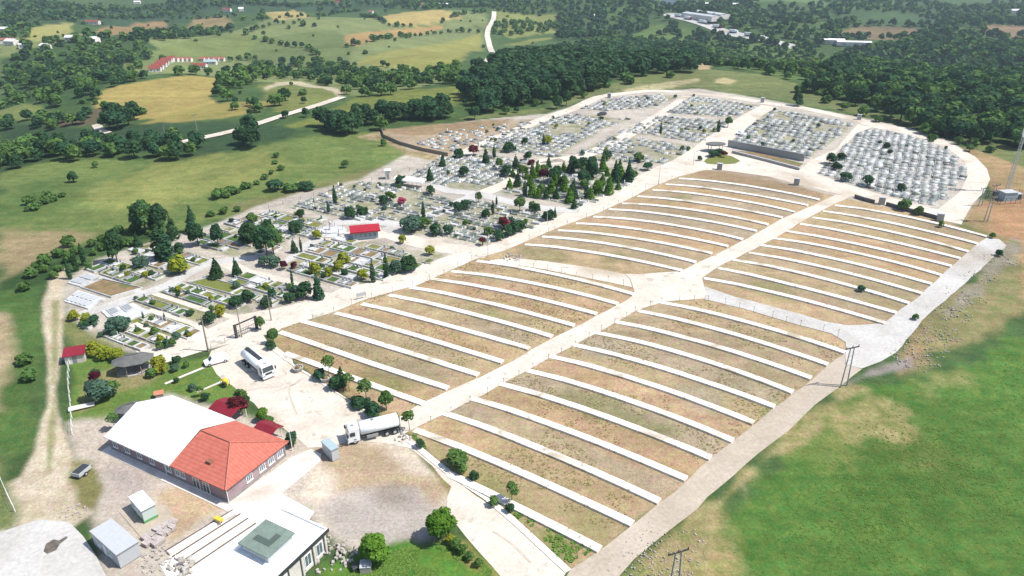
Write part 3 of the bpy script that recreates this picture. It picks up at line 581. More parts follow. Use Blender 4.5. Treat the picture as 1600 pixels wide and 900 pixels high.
M['tyre'] = mat_noise('tyre_marks', A(222, 208, 192, .52), A(236, 224, 208, .55), 1.2)
for q in ([(476, 590), (462, 600), (446, 606), (430, 612)], [(470, 592), (452, 606), (455, 625), (464, 648)], [(380, 612), (410, 606), (440, 604)], [(420, 590), (436, 590), (448, 584), (440, 576)], [(770, 830), (800, 850), (830, 880)]):
    drape('tyre_mark', ribbon_poly(resample(GP(q), 2), .35), M['tyre'], .055, 2)
ORDN = ['first', 'second', 'third', 'fourth', 'fifth', 'sixth', 'seventh', 'eighth', 'ninth', 'tenth', 'eleventh', 'twelfth']
for fname, strips in FIELDS.items():
    for i, pts in enumerate(strips):
        Q = [Vector(q) for q in GP(pts)]; ch = [0]
        for a_, b_ in zip(Q[:-1], Q[1:]): ch.append(ch[-1]+(b_-a_).length)
        num = Vector((0, 0)); den = 0
        for q, c_ in zip(Q[1:-1], ch[1:-1]):
            t_ = c_/ch[-1]; k_ = 2*t_*(1-t_); num += (q-Q[0]*(1-t_)**2-Q[-1]*t_*t_)*k_; den += k_*k_
        ctl = (num/den)*.82+(Q[0]+Q[-1])*.09; nn_ = int(ch[-1]/3)+2
        P = [Q[0]*(1-t_)**2+ctl*2*t_*(1-t_)+Q[-1]*t_*t_ for t_ in [j_/(nn_-1) for j_ in range(nn_)]]
        o3 = P[0]; V = []; F_ = []
        wd, hh = 1.5, .36
        for j, p in enumerate(P):
            d = (P[min(j+1, len(P)-1)]-P[max(j-1, 0)]).normalized(); n = Vector((-d.y, d.x)); z = hz(p.x, p.y)+.015*math.sin(j*.9+i*2); taper = min(1, .25+j*.25)
            for s, zz in ((-1, -.25), (-1, hh*taper), (1, hh*taper), (1, -.25)):
                q = p+n*s*(wd/2)-o3; V.append((q.x, q.y, z+zz))
        k = len(P)
        for j in range(k-1):
            for c_ in range(3): F_.append((4*j+c_, 4*j+c_+1, 4*j+5+c_, 4*j+4+c_))
        F_ += [(0, 3, 2, 1), (4*k-4, 4*k-3, 4*k-2, 4*k-1)]
        mb = MB(); mb.add(V, [f[::-1] for f in F_]); o = mb.build('retaining_strip', M['white_wall'])
        o.location = (o3.x, o3.y, 0)
        tag(o, 'low white concrete retaining strip, %s from the near edge of the %s' % (ORDN[i], fname), 'retaining wall', 'white strips in the %s' % fname)
# ---------------------------------------------------------------- buildings of the service yard
def frame_at(pA, pB, dz=0.0):
    """origin at A, x axis towards B (pixels on the ground) -> origin, angle, length"""
    a = G(*pA, dz); b = G(*pB, dz); d = b-a; return a, math.atan2(d.y, d.x), d.length
def window(parent, x, z, wd, ht, face_y, outward, frame='white_paint', glass='glass_blue', axis='x', mull=1):
    """window on a wall; axis x: the wall runs along x at y=face_y; axis y: it runs along y at x=face_y"""
    def bx(mb, a0, a1, d0, d1, z0, z1):
        lo, hi = sorted((face_y+outward*d0, face_y+outward*d1))
        if axis == 'x': mb.box(a0, a1, lo, hi, z0, z1)
        else: mb.box(lo, hi, a0, a1, z0, z1)
    f = MB(); t_ = .09
    bx(f, x-wd/2, x+wd/2, .003, .08, z, z+t_); bx(f, x-wd/2, x+wd/2, .003, .08, z+ht-t_, z+ht)
    bx(f, x-wd/2, x-wd/2+t_, .003, .08, z+t_, z+ht-t_); bx(f, x+wd/2-t_, x+wd/2, .003, .08, z+t_, z+ht-t_)
    for k in range(mull):
        q = x-wd/2+wd*(k+1)/(mull+1); bx(f, q-.035, q+.035, .003, .07, z+t_, z+ht-t_)
    bx(f, x-wd/2-.1, x+wd/2+.1, .0, .16, z-.08, z-.003)
    fo = f.build('window', M[frame], parent)
    g = MB(); bx(g, x-wd/2+t_, x+wd/2-t_, .004, .03, z+t_, z+ht-t_); g.build('pane', M[glass], fo)
    return fo
# --- long building with white sheet roof and red hipped tile roof
B0 = G(357.8, 785.5); Aq = G(175, 701); Cq = G(454, 715.5)
dl = (Aq-B0).normalized(); ang_b = math.atan2(dl.y, dl.x); Lb = (Aq-B0).length; nb = Vector((-dl.y, dl.x))
if (Cq-B0).dot(nb) < 0: nb = -nb
Wb = (Cq-B0).dot(nb); flip = 1 if nb.dot(Vector((-dl.y, dl.x))) > 0 else -1
WH = 3.1; RHt = 2.5; OV = .55
bt = empty('service_building', (B0.x, B0.y, hz(B0.x, B0.y)), ang_b, 'long mauve building, half white sheet roof and half red hipped tile roof', 'building')
def Y_(v): return v*flip
def ybox(mb, x0, x1, y0, y1, z0, z1, m=0):
    a, b_ = sorted((Y_(y0), Y_(y1))); return mb.box(x0, x1, a, b_, z0, z1, m)
wm = MB(); ybox(wm, 0, Lb, 0, Wb, -.3, WH); wm.build('wall', M['pink_wall'], bt)
pl = MB()
ybox(pl, -.06, Lb+.06, -.06, -.002, -.3, .45); ybox(pl, -.06, -.002, -.0, Wb, -.3, .45)
ybox(pl, -.07, .18, -.07, -.003, .46, WH-.05); ybox(pl, -.07, -.003, -.003, .18, .46, WH-.05); ybox(pl, -.07, -.003, Wb-.2, Wb, .46, WH-.05)
pl.build('plinth', M['grey_wall'], bt)
split = Lb*.43
sl = (RHt)/(Wb/2+OV)
ridge0 = Wb/2*.82            # ridge end of the hip, from the near end
def roofpt(x, y, z): return (x, Y_(y), z)
ye0, ye1, ym = -OV, Wb+OV, Wb/2; ze = WH+.02; zr = WH+RHt
rm = MB()
V = [roofpt(-OV, ye0, ze), roofpt(split, ye0, ze), roofpt(split, ym, zr), roofpt(ridge0, ym, zr), roofpt(-OV, ye1, ze), roofpt(split, ye1, ze)]
Vb = [(x, y, z-.16) for x, y, z in V]
rm.add(V+Vb, [(0, 1, 2, 3), (0, 3, 4), (4, 3, 2, 5), (6, 9, 8, 7), (6, 10, 9), (10, 11, 8, 9), (0, 6, 7, 1), (0, 4, 10, 6), (4, 5, 11, 10), (1, 7, 8, 2), (2, 8, 11, 5)])
rt = rm.build('tile_roof', M['tiles'], bt); tag(rt, 'red clay tile hipped roof')
rc = MB()
for a, b_ in (((3), (0)), ((3), (4)), ((3), (2))): rc.tube(Vector(V[a])+Vector((0, 0, .05)), Vector(V[b_])+Vector((0, 0, .05)), .14, n=6)
rc.build('ridge_tile', mat_plain('ridge_tile', A(226, 140, 120, .5), .8), rt)
sk = MB(); p0 = Vector(V[0]).lerp(Vector(V[1]), .42); p1 = Vector(V[3]).lerp(Vector(V[2]), .3); q = p0.lerp(p1, .42)
sk.box(q.x-.55, q.x+.55, q.y-.4, q.y+.4, q.z+.02, q.z+.32); sk.build('roof_hatch', M['rust'], rt)
wmz = MB(); e = .38
V = [roofpt(split+.02, ye0-.15, ze+.1), roofpt(Lb+.1, ye0-.15, ze+.1), roofpt(split+.02, ym, zr+e), roofpt(Lb+.1, ym, zr+e), roofpt(split+.02, ye1+.15, ze+.1), roofpt(Lb+.1, ye1+.15, ze+.1)]
Vb = [(x, y, z-.2) for x, y, z in V]
wmz.add(V+Vb, [(0, 1, 3, 2), (2, 3, 5, 4), (6, 8, 9, 7), (8, 10, 11, 9), (0, 6, 7, 1), (4, 5, 11, 10), (1, 7, 9, 3), (3, 9, 11, 5), (0, 2, 8, 6), (2, 4, 10, 8)])
wr = wmz.build('sheet_roof', M['sheet_ribs'], bt); tag(wr, 'plain white sheet metal gable roof')
gb = MB(); gb.add([roofpt(Lb-.05, 0, WH), roofpt(Lb-.05, Wb, WH), roofpt(Lb-.05, ym, zr-.2), roofpt(Lb-.3, 0, WH), roofpt(Lb-.3, Wb, WH), roofpt(Lb-.3, ym, zr-.2)],
   [(0, 1, 2), (5, 4, 3), (0, 3, 4, 1), (1, 4, 5, 2), (2, 5, 3, 0)]); gb.build('gable_wall', M['pink_wall'], bt)
ow = -1*flip
for x in (Lb*.95, Lb*.84, Lb*.73, Lb*.62, Lb*.475): window(bt, x, 1.0, 1.15, 1.3, 0.0, ow)
for x in (Lb*.40, Lb*.355): window(bt, x, 1.0, 1.0, 1.3, 0.0, ow)
for x in (Lb*.245, Lb*.165):
    dr = MB(); lo, hi = sorted((0+ow*.003, ow*.12)); dr.box(x-.75, x+.75, lo, hi, 0.05, 2.3); d_ = dr.build('door', M['white_paint'], bt)
    for s in (-.36, .36):
        gl = MB(); lo, hi = sorted((ow*.123, ow*.14)); gl.box(x+s-.28, x+s+.28, lo, hi, .25, 2.15); gl.build('pane', M['glass'], d_)
for y in (Wb*.2, Wb*.36, Wb*.58, Wb*.74, Wb*.9)[1:]:
    window(bt, Y_(y), 1.0, 1.3, 1.3, 0.0, -1, axis='y', mull=2)
for x, y in ((-.2, -.15), (Lb*.5, -.12)): dp = MB(); dp.tube((x, Y_(y), 0), (x, Y_(y), WH), .06); dp.build('downpipe', M['white_paint'], bt)
# --- flat-roofed white building at the bottom
P1 = G(438, 792, 4.3); P2 = G(512, 826, 4.3); d12 = (P2-P1); W2 = d12.length; dx2 = d12.normalized()
P3 = G(318, 892, 4.3); nn = Vector((dx2.y, -dx2.x)); L2 = 24.0
if (P3-P1).dot(nn) < 0: nn = -nn
# local frame: x along dx2, y along nn (towards the camera-left)
an2 = math.atan2(dx2.y, dx2.x); fy = 1 if nn.dot(Vector((-dx2.y, dx2.x))) > 0 else -1
b2 = empty('flat_roofed_building', (P1.x, P1.y, hz(P1.x, P1.y)), an2, 'white flat-roofed building with green raised rooflight, cut by the bottom edge', 'building')
def fb(mb, x0, x1, y0, y1, z0, z1, m=0):
    a, b_ = sorted((fy*y0, fy*y1)); return mb.box(x0, x1, a, b_, z0, z1, m)
mb = MB(); fb(mb, .35, W2-.35, .35, L2, -.3, 3.85); mb.build('wall', M['pave_white'], b2)
mb = MB(); fb(mb, 0, W2, 0, L2+.3, 3.86, 4.1); mb.build('roof', M['roof_white'], b2)
mb = MB(); fb(mb, W2, W2+.12, -.12, L2+.4, 3.75, 4.32); mb.build('fascia', M['dark_metal'], b2)
mb = MB(); fb(mb, 0, W2, -.0, .25, 4.1, 4.4); fb(mb, 0, .25, .25, L2, 4.1, 4.4); fb(mb, W2-.25, W2, .25, L2, 4.1, 4.4)
fb(mb, .3, W2-.3, 1.1, 1.22, 4.1, 4.22); mb.build('parapet', M['roof_white'], b2)
# pilasters and windows on the right facade
for k in range(7):
    y0 = .5+k*2.35
    mb = MB(); fb(mb, W2-.35, W2-.05, y0, y0+.28, -.2, 3.84); mb.build('pilaster', M['pave_white'], b2)
    mb = MB(); fb(mb, W2-.35, W2-.28, y0+.3, y0+.36, -.2, 3.84); fb(mb, W2-.35, W2-.28, y0+2.25, y0+2.33, -.2, 3.84); mb.build('trim', M['dark_metal'], b2)
    if k not in (2, 4): window(b2, fy*(y0+1.3), .7, 1.25, 2.2, W2-.35, 1, axis='y', frame='white_paint', glass='glass_blue')
# raised rooflight
q1 = G(459, 831, 5.6); q2 = G(367, 852, 5.6); q0 = G(415, 811, 5.6); q3 = G(424, 869, 5.6)
def loc2(p): v = Vector((p.x-P1.x, p.y-P1.y)); return v.dot(dx2), v.dot(nn)
xs_ = [loc2(p) for p in (q0, q1, q2, q3)]; x0 = min(a for a, _ in xs_)*.5+sorted(a for a, _ in xs_)[1]*.5; x1 = sorted(a for a, _ in xs_)[2]*.5+max(a for a, _ in xs_)*.5
y0 = sorted(b_ for _, b_ in xs_)[0]*.5+sorted(b_ for _, b_ in xs_)[1]*.5; y1 = sorted(b_ for _, b_ in xs_)[2]*.5+sorted(b_ for _, b_ in xs_)[3]*.5
mb = MB(); fb(mb, x0+.35, x1-.35, y0+.35, y1-.35, 4.1, 5.4); lw = mb.build('lantern_wall', M['panel_grey'], b2)
mb = MB(); fb(mb, x0, x1, y0, y1, 5.4, 5.6); lr = mb.build('lantern_roof', M['teal_roof'], b2); tag(lr, 'square grey-green felt roof of the rooflight')
xm, ym2 = (x0+x1)/2, (y0+y1)/2; uu = (x1-x0)*.14
mb = MB(); fb(mb, xm-2*uu, xm+2*uu, ym2+.2*uu, ym2+1.4*uu, 5.603, 5.63); fb(mb, xm+.8*uu, xm+2*uu, ym2-1.6*uu, ym2+.197*uu, 5.603, 5.63)
mb.build('felt_patch', mat_plain('dark_felt', A(100, 116, 108, .5), .9), lr)
# --- site cabins
def cabin(name, pnear, pright, length, hgt, mats, label, windows=True, stripe=None, blocks=True):
    a = G(*pnear); b_ = G(*pright); d = (b_-a); wdt = d.length; d.normalize(); n = Vector((-d.y, d.x))
    if n.y < 0: n = -n
    az = math.atan2(d.y, d.x); f = 1 if n.dot(Vector((-d.y, d.x))) > 0 else -1
    t_ = empty(name, (a.x, a.y, hz(a.x, a.y)), az, label, 'site cabin')
    def bb(mb, x0, x1, y0, y1, z0, z1): lo, hi = sorted((f*y0, f*y1)); return mb.box(x0, x1, lo, hi, z0, z1)
    mb = MB(); bb(mb, .02, wdt-.02, .02, length-.02, .18, hgt-.12); w_ = mb.build('wall', M[mats[0]], t_)
    for k in range(1, int(length/1.15)): mb = MB(); bb(mb, -.01, .019, k*1.15, k*1.15+.05, .2, hgt-.14); mb.build('wall_rib', M['panel_grey'], t_)
    mb = MB(); bb(mb, -.07, wdt+.07, -.07, length+.07, hgt-.12, hgt); rf = mb.build('roof', M[mats[1]], t_)
    mb = MB(); bb(mb, -.09, wdt+.09, -.12, -.071, hgt-.16, hgt-.02); bb(mb, -.12, -.071, -.07, length+.07, hgt-.16, hgt-.02); mb.build('gutter', M['grey_metal'], rf)
    mb = MB(); bb(mb, .0, wdt, 0, length, .05, .179); mb.build('base_frame', M[mats[2]], t_)
    for x in (.1, wdt-.4):
        for y in (.1, length/2, length-.4): mb = MB(); bb(mb, x, x+.3, y, y+.3, -.15, .049); mb.build('support_block', M['stone'], t_)
    if stripe:
        mb = MB(); bb(mb, -.03, wdt+.03, -.03, -.002, .2, .55); bb(mb, -.03, -.002, .0, length, .2, .55); mb.build('skirting_band', M[stripe], t_)
    if windows:
        window(t_, f*length*.3, 1.1, .9, .9, .02, -1, axis='y'); window(t_, f*length*.72, 1.1, .9, .9, .02, -1, axis='y')
        dm = MB(); lo, hi = sorted((f*(length*.46), f*(length*.58))); dm.box(-.03, .017, lo, hi, .22, 2.15); dm.build('door', M['white_paint'], t_)
    return t_
cabin('site_cabin', (189, 889), (222, 868), 7.6, 2.75, ('panel_grey', 'panel_grey', 'grey_metal'), 'longer pale grey prefabricated cabin beside the concrete yard')
cabin('site_cabin', (226.5, 819), (247.5, 808), 4.6, 2.6, ('mint', 'roof_white', 'green_paint'), 'small white cabin with a green band along its foot on a slab', stripe='green_paint')
cabin('container', (520, 722), (531, 716.5), 3.4, 2.5, ('panel_grey', 'blue_sheet', 'grey_metal'), 'little grey ribbed container with pale blue top between truck and red-tiled building', windows=False)
drape('slab', GP([(186, 800), (215, 785), (262, 790), (276, 822), (235, 850), (222, 842)]), M['concrete_beige'], .09, 3)
# --- pallets of blocks by the small cabin
rb = random.Random(4)
pal = None
def make_pallet():
    t_ = empty('block_stack', (0, 0, 0), 0, 'pallet', 'block stack')
    mb = MB()
    for k in range(3): mb.box(-.55+k*.42, -.43+k*.42+.1, -.5, .5, 0, .12)
    mb.build('pallet_base', M['wood'], t_)
    mb = MB()
    for z in range(3):
        for x in range(3):
            for y in range(2):
                mb.box(-.6+x*.41+rb.uniform(0, .02), -.6+x*.41+.39, -.5+y*.51, -.5+y*.51+.49, .121+z*.32, .121+z*.32+.315)
    mb.build('blocks', M['pallet'], t_); return t_
pal = make_pallet(); first = True
for k, (px, py) in enumerate([(238, 838), (247, 832), (256, 826), (264, 821), (270, 828), (262, 833), (254, 838), (246, 845), (236, 848), (229, 842), (244, 852), (230, 852), (272, 818), (252, 846)]):
    o = pal if first else copy_tree(pal); first = False
    p = G3(px, py); o.location = (p.x, p.y, p.z+.1); o.rotation_euler = (0, 0, ang_b+rb.uniform(-.15, .15)); s = rb.uniform(.8, 1.1); o.scale = (s, s, s*rb.uniform(.4, .9))
    o['group'] = 'stacks of pale blocks beside the small cabin'; later(o, 'pallet stack of pale concrete blocks')
# --- stone heaps
def heap(px, py, n, rad, size, name, label, mat='stone'):
    p = G3(px, py); V = []; F_ = []; mb = MB()
    for k in range(n):
        a = rb.uniform(0, 6.28); r_ = rad*math.sqrt(rb.random()); s = size*rb.uniform(.4, 1.2); x, y = r_*math.cos(a), r_*math.sin(a)
        z = max(0, (1-r_/rad))*size*1.2*rb.random(); mb.box(x-s/2, x+s/2, y-s*.35, y+s*.35, z-.1, z+s*.5, rz=rb.uniform(0, 3), bev=s*.12)
    o = mb.build(name, M[mat]); o.location = p; return tag(o, label, 'rubble', kind='stuff')
heap(518, 868, 70, 3.6, .5, 'rubble', 'pale broken slabs strewn beside the flat-roofed building')
heap(500, 846, 26, 1.6, .4, 'rubble', 'stone offcuts by the corner of the flat-roofed building')
heap(246, 874, 60, 2.6, .35, 'rubble', 'pale rubble between grey cabin and pavement steps')
heap(285, 886, 30, 2.0, .8, 'rubble', 'slabs leaning below the paved steps')
heap(118, 800, 34, 2.0, .3, 'rubble', 'scrap and stones by the dirt track junction')
heap(630, 684, 16, 1.6, .45, 'rubble', 'loose stones behind the tanker truck')
for k, (px, py) in enumerate([(1560, 405), (1530, 430), (1505, 460), (1480, 486), (1462, 520), (1440, 540), (1425, 560), (1012, 893), (1030, 874), (1050, 852), (1000, 908)]):
    heap(px, py, 80, 5.5, .3 if k < 7 else .24, 'rubble', 'grey rubble tipped along the outer edge of the side road, pile %s from its top' % ORDN[min(k, 10)])
# paved steps between the two buildings: long kerbs, the shade between them painted as dark strips
for k, (a, b_) in enumerate([((263.5, 866), (370, 800)), ((275, 875), (382, 806.5)), ((287, 885), (394, 814))]):
    pa, pb = G3(*a), G3(*b_); d = Vector((pb.x-pa.x, pb.y-pa.y)); mb = MB(); L_ = d.length
    mb.box(0, L_, -.4, .4, -.1, .42, bev=.03)
    o = mb.build('step_kerb', M['pave_white']); o.location = pa; o.rotation_euler = (0, 0, math.atan2(d.y, d.x))
    tag(o, 'long white paved step between the two buildings, %s from the left' % ORDN[k], 'step', 'paved steps between the buildings')
# yellow trolley on the steps
p = G3(343, 818); t_ = empty('hand_cart', (p.x, p.y, p.z+.4), ang_b, 'small yellow handcart left on the paved steps', 'handcart')
mb = MB(); mb.box(-.7, .7, -.35, .35, .35, .7); mb.build('tray', M['yellow'], t_)
mb = MB(); mb.tube((-.5, 0, .3), (.9, .3, .75), .04); mb.tube((-.5, 0, .3), (.9, -.3, .75), .04); mb.build('handle', M['yellow'], t_)
mb = MB(); mb.tube((-.5, -.06, .22), (-.5, .06, .22), .22, n=12); mb.build('wheel', M['rubber'], t_)
# --- gazebos
def gazebo(px, py, L_, W_, hgt, rz, label, octo=True, posts=True, name='gazebo'):
    p = G3(px, py); t_ = empty(name, p, rz, label, 'gazebo')
    n = 8; ring = [(L_/2*math.cos(2*math.pi*(i+.5)/n)*1.05, W_/2*math.sin(2*math.pi*(i+.5)/n)*1.05) for i in range(n)]
    mb = MB(); V = [(x*1.12, y*1.12, hgt) for x, y in ring]+[(L_*.17, 0, hgt+W_*.22), (-L_*.17, 0, hgt+W_*.22)]
    F_ = []
    for i in range(n):
        j = (i+1) % n; ai = 8 if ring[i][0] > 0 else 9; aj = 8 if ring[j][0] > 0 else 9
        F_.append((i, j, ai) if ai == aj else (i, j, aj, ai))
    F_.append(tuple(range(7, -1, -1))); mb.add(V, F_); r_ = mb.build('roof', M['roof_grey'], t_)
    mb = MB(); mb.tube((L_*.17, 0, hgt+W_*.22), (-L_*.17, 0, hgt+W_*.22), .09, n=6); mb.build('ridge_cap', M['dark_metal'], r_)
    for (x, y) in ring:
        mb = MB(); mb.tube((x*.93, y*.93, 0), (x*.93, y*.93, hgt), .09, n=6); mb.build('post', M['wood'], t_)
    mb = MB(); mb.prism([(x*.97, y*.97) for x, y in ring], -.2, .22); mb.build('floor', M['stone'], t_)
    for i in range(n):
        if i in (5,): continue
        a, b_ = Vector(ring[i])*.93, Vector(ring[(i+1) % n])*.93; mb = MB()
        for z in (.45, 1.0): mb.tube((a.x, a.y, z), (b_.x, b_.y, z), .04, n=5)
        for k in range(1, 6): q = a.lerp(b_, k/6); mb.tube((q.x, q.y, .22), (q.x, q.y, 1.0), .025, n=4)
        mb.build('railing', M['wood'], t_)
    mb = MB(); mb.box(-L_*.2, L_*.2, -.35, .35, .85, .93); mb.box(-L_*.05, L_*.05, -.15, .15, .22, .849); mb.build('table', M['wood'], t_)
    for s in (-1, 1): mb = MB(); mb.box(-L_*.22, L_*.22, s*.75-.16, s*.75+.16, .55, .62); mb.box(-.1, .1, s*.75-.1, s*.75+.1, .22, .549); mb.build('bench', M['wood'], t_)
gazebo(212, 579, 7.2, 4.8, 2.7, math.radians(22), 'dark open gazebo with pale grey ridged roof beside the cemetery road')
gazebo(207, 652, 4.6, 3.4, 2.2, math.radians(30), 'smaller grey-roofed shelter behind the white sheet roof')
# --- red roofed shed by the track
def hut(px, py, L_, W_, hgt, rz, roofm, wallm, label, name='shed', cat='shed', rise=.9, mono=False, open_=False):
    p = G3(px, py); t_ = empty(name, p, rz, label, cat)
    if open_:
        for x in (-L_/2+.15, L_/2-.15):
            for y in (-W_/2+.15, W_/2-.15): mb = MB(); mb.tube((x, y, -.1), (x, y, hgt), .07, n=6); mb.build('post', M['white_paint'], t_)
    else:
        mb = MB(); mb.box(-L_/2, L_/2, -W_/2, W_/2, -.2, hgt); mb.build('wall', M[wallm], t_)
        mb = MB(); mb.box(-.4, .4, -W_/2-.04, -W_/2-.003, 0, min(2, hgt-.2)); mb.build('door', M['grey_metal'], t_)
    o_ = .3; mb = MB(); a, b_, z = L_/2+o_, W_/2+o_, hgt+.01
    if mono: V = [(-a, -b_, z), (a, -b_, z), (a, b_, z+rise), (-a, b_, z+rise)]; V += [(x, y, q-.1) for x, y, q in V]; mb.add(V, [(0, 1, 2, 3), (7, 6, 5, 4), (0, 4, 5, 1), (1, 5, 6, 2), (2, 6, 7, 3), (3, 7, 4, 0)])
    else:
        V = [(-a, -b_, z), (a, -b_, z), (-a, 0, z+rise), (a, 0, z+rise), (-a, b_, z), (a, b_, z)]; V += [(x, y, q-.08) for x, y, q in V]
        mb.add(V, [(0, 1, 3, 2), (2, 3, 5, 4), (6, 8, 9, 7), (8, 10, 11, 9), (0, 6, 7, 1), (4, 5, 11, 10), (1, 7, 9, 3), (3, 9, 11, 5), (0, 2, 8, 6), (2, 4, 10, 8)])
        if not open_: mb2 = MB(); mb2.add([(-L_/2, -W_/2, hgt), (-L_/2, W_/2, hgt), (-L_/2, 0, hgt+rise*.85), (L_/2, -W_/2, hgt), (L_/2, W_/2, hgt), (L_/2, 0, hgt+rise*.85)], [(0, 2, 1), (3, 4, 5), (0, 3, 5, 2), (1, 2, 5, 4)]); mb2.build('gable_wall', M[wallm], t_)
    mb.build('roof', M[roofm], t_); return t_
hut(120, 563, 3.6, 2.6, 2.0, math.radians(20), 'red_sheet', 'pave_white', 'tiny white shed with dull red roof by the dirt track', mono=True, rise=.6)
hut(360, 652, 5.2, 3.6, 2.3, ang_b, 'red_sheet', 'pave_white', 'red canopy behind the long building, beside the purple-leaved tree', 'canopy', 'canopy', .7, open_=True)
hut(422, 683, 3.8, 2.6, 2.1, ang_b, 'red_sheet', 'pave_white', 'red canopy at the back corner of the red tile roof', 'canopy', 'canopy', .6, open_=True)
# the little well house
p = G3(250, 620); t_ = empty('well_house', p, .4, 'small well house with orange pitched lid on the lawn', 'well')
mb = MB(); mb.box(-.7, .7, -.6, .6, -.1, 1.0); mb.build('wall', M['stone'], t_)
mb = MB(); mb.add([(-.9, -.8, 1), (.9, -.8, 1), (-.9, 0, 1.5), (.9, 0, 1.5), (-.9, .8, 1), (.9, .8, 1)], [(0, 1, 3, 2), (2, 3, 5, 4), (0, 2, 4), (1, 5, 3), (0, 4, 5, 1)]); mb.build('roof', M['terra'], t_)
# fountain house in the cemetery
p = G3(571, 370); t_ = empty('fountain_house', p, math.radians(14), 'low pale blue fountain house under a bright red roof', 'fountain house')
mb = MB(); mb.box(-3.6, 3.6, -2.0, 2.0, -.2, 2.4); w_ = mb.build('wall', M['blue_sheet'], t_)
for k in range(5): mb = MB(); mb.box(-3+k*1.3, -2.2+k*1.3, -2.06, -2.003, .8, 1.9); mb.build('basin_niche', M['marble_grey'], t_)
mb = MB(); mb.box(-4.3, 4.3, -2.9, 2.9, 2.401, 2.75); mb.build('roof', mat_noise('bright_red_roof', A(214, 40, 58, .55), A(200, 36, 52, .52), .6, None, .5), t_)
# round white monument
p = G3(517, 362); t_ = empty('monument', p, 0, 'round white terraced monument with a small central column', 'monument')
mb = MB(); mb.lathe([(0.01, .2), (4.6, .2), (4.6, -.2)], n=40, sm=False); mb.build('terrace', M['marble'], t_)
mb = MB(); mb.lathe([(0.01, .6), (2.6, .6), (2.6, .201)], n=32, sm=False); mb.build('step', M['marble'], t_)
mb = MB(); mb.lathe([(.6, .6), (.5, 1), (.3, 1.2), (.28, 2.8), (.5, 3.0), (.01, 3.4)], n=16); mb.build('column', M['marble'], t_)
for k in range(6):
    a = k*math.pi/3+.4; mb = MB(); mb.lathe([(.2, .2), (.16, .3), (.12, 1.5), (.2, 1.6), (.01, 1.75)], (3.6*math.cos(a), 3.6*math.sin(a), 0), 8); mb.build('bollard', M['marble'], t_)
# white tent roof
p = G3(641, 291); t_ = empty('shelter', p, math.radians(-19), 'long white vaulted shelter roof beside the green meadow', 'shelter')
mb = MB(); n = 9; V = []
for x in (-5.4, 5.4):
    for i in range(n): a = math.pi*i/(n-1); V.append((x, 1.9*math.cos(a), 2.2+.9*math.sin(a)))
mb.add(V, [(i, i+1, n+i+1, n+i) for i in range(n-1)]+[tuple(range(n)), tuple(range(2*n-1, n-1, -1))]+[(0, n, 2*n-1, n-1)]); mb.build('roof', M['roof_white'], t_)
for x in (-5, -1.7, 1.7, 5):
    for y in (-1.7, 1.7): mb = MB(); mb.tube((x, y, -.1), (x, y, 2.25), .06, n=6); mb.build('post', M['grey_metal'], t_)
hut(606.5, 279, 1.8, 1.8, 3.2, .2, 'roof_white', 'pave_white', 'narrow white kiosk beside the vaulted shelter roof', 'kiosk', 'kiosk', .4)
# grey road-edge kiosks around the upper fields
for px, py in [(1124, 265), (1244, 289), (1377, 319), (1468, 345), (1191, 160), (1342, 187), (952, 153)]:
    wt = px in (1191, 1342, 952)
    p = G3(px, py); t_ = empty('utility_box', p, math.radians(-20), None, 'utility box', 'pale service boxes along the upper roads'); later(t_, 'pale stone utility box' if wt else 'square grey utility box')
    mb = MB(); mb.box(-.9, .9, -.6, .6, -.1, 2.3, bev=.06); mb.build('cabinet', M['mint' if wt else 'stone'], t_)
    mb = MB(); mb.box(-1.0, 1.0, -.7, .7, 2.301, 2.42); mb.build('cap', M['panel_grey'], t_)
    mb = MB(); mb.box(-.7, -.02, -.66, -.603, .2, 2.1); mb.box(.02, .7, -.66, -.603, .2, 2.1); mb.build('door', M['grey_metal'], t_)
# dark retaining wall with cap below the block above the upper road
def wall_run(pts, hgt, th, mat, name, label, cat='wall', base=-.3, cap=None):
    P = [Vector(q) for q in GP(pts)]; P = resample(P, 4, cr=False); o3 = P[0]; V = []; Fc = []; V2 = []
    for j, p in enumerate(P):
        d = (P[min(j+1, len(P)-1)]-P[max(j-1, 0)]).normalized(); n_ = Vector((-d.y, d.x)); z = hz(p.x, p.y)
        for s, zz in ((-1, base), (-1, hgt), (1, hgt), (1, base)): q = p+n_*s*th/2-o3; V.append((q.x, q.y, z+zz))
        for s, zz in ((-1, hgt+.002), (-1, hgt+.15), (1, hgt+.15), (1, hgt+.002)): q = p+n_*s*(th/2+.08)-o3; V2.append((q.x, q.y, z+zz))
    k = len(P)
    Fc = [(4*j+(c_+1) % 4, 4*j+c_, 4*j+4+c_, 4*j+4+(c_+1) % 4) for j in range(k-1) for c_ in range(4)]+[(0, 1, 2, 3), (4*k-1, 4*k-2, 4*k-3, 4*k-4)]
    mb = MB(); mb.add(V, Fc)
    if not cap: o = mb.build(name, M[mat]); o.location = (o3.x, o3.y, 0); return tag(o, label, cat)
    t_ = empty(name, (o3.x, o3.y, 0), 0, label, cat); mb.build('wall_face', M[mat], t_)
    mb = MB(); mb.add(V2, Fc); mb.build('coping', M[cap], t_); return t_
wall_run([(1137, 229), (1190, 239), (1256, 252)], 2.6, .5, 'grey_metal', 'retaining_wall', 'long dark retaining wall below the upper middle burial block', cap='marble_grey')
wall_run([(1144, 239), (1200, 253), (1249, 266)], .9, .5, 'stone', 'boundary_wall', 'low pale wall edging the strip before the dark retaining wall', cap='panel_grey')
wall_run([(1335, 309), (1350, 314), (1366, 318)], 1.2, .4, 'marble_dark', 'boundary_wall', 'short dark wall stub just right of the centre road top')
wall_run([(1384, 321), (1420, 331), (1465, 343)], 1.2, .4, 'marble_dark', 'boundary_wall', 'longer dark wall above the back right field')
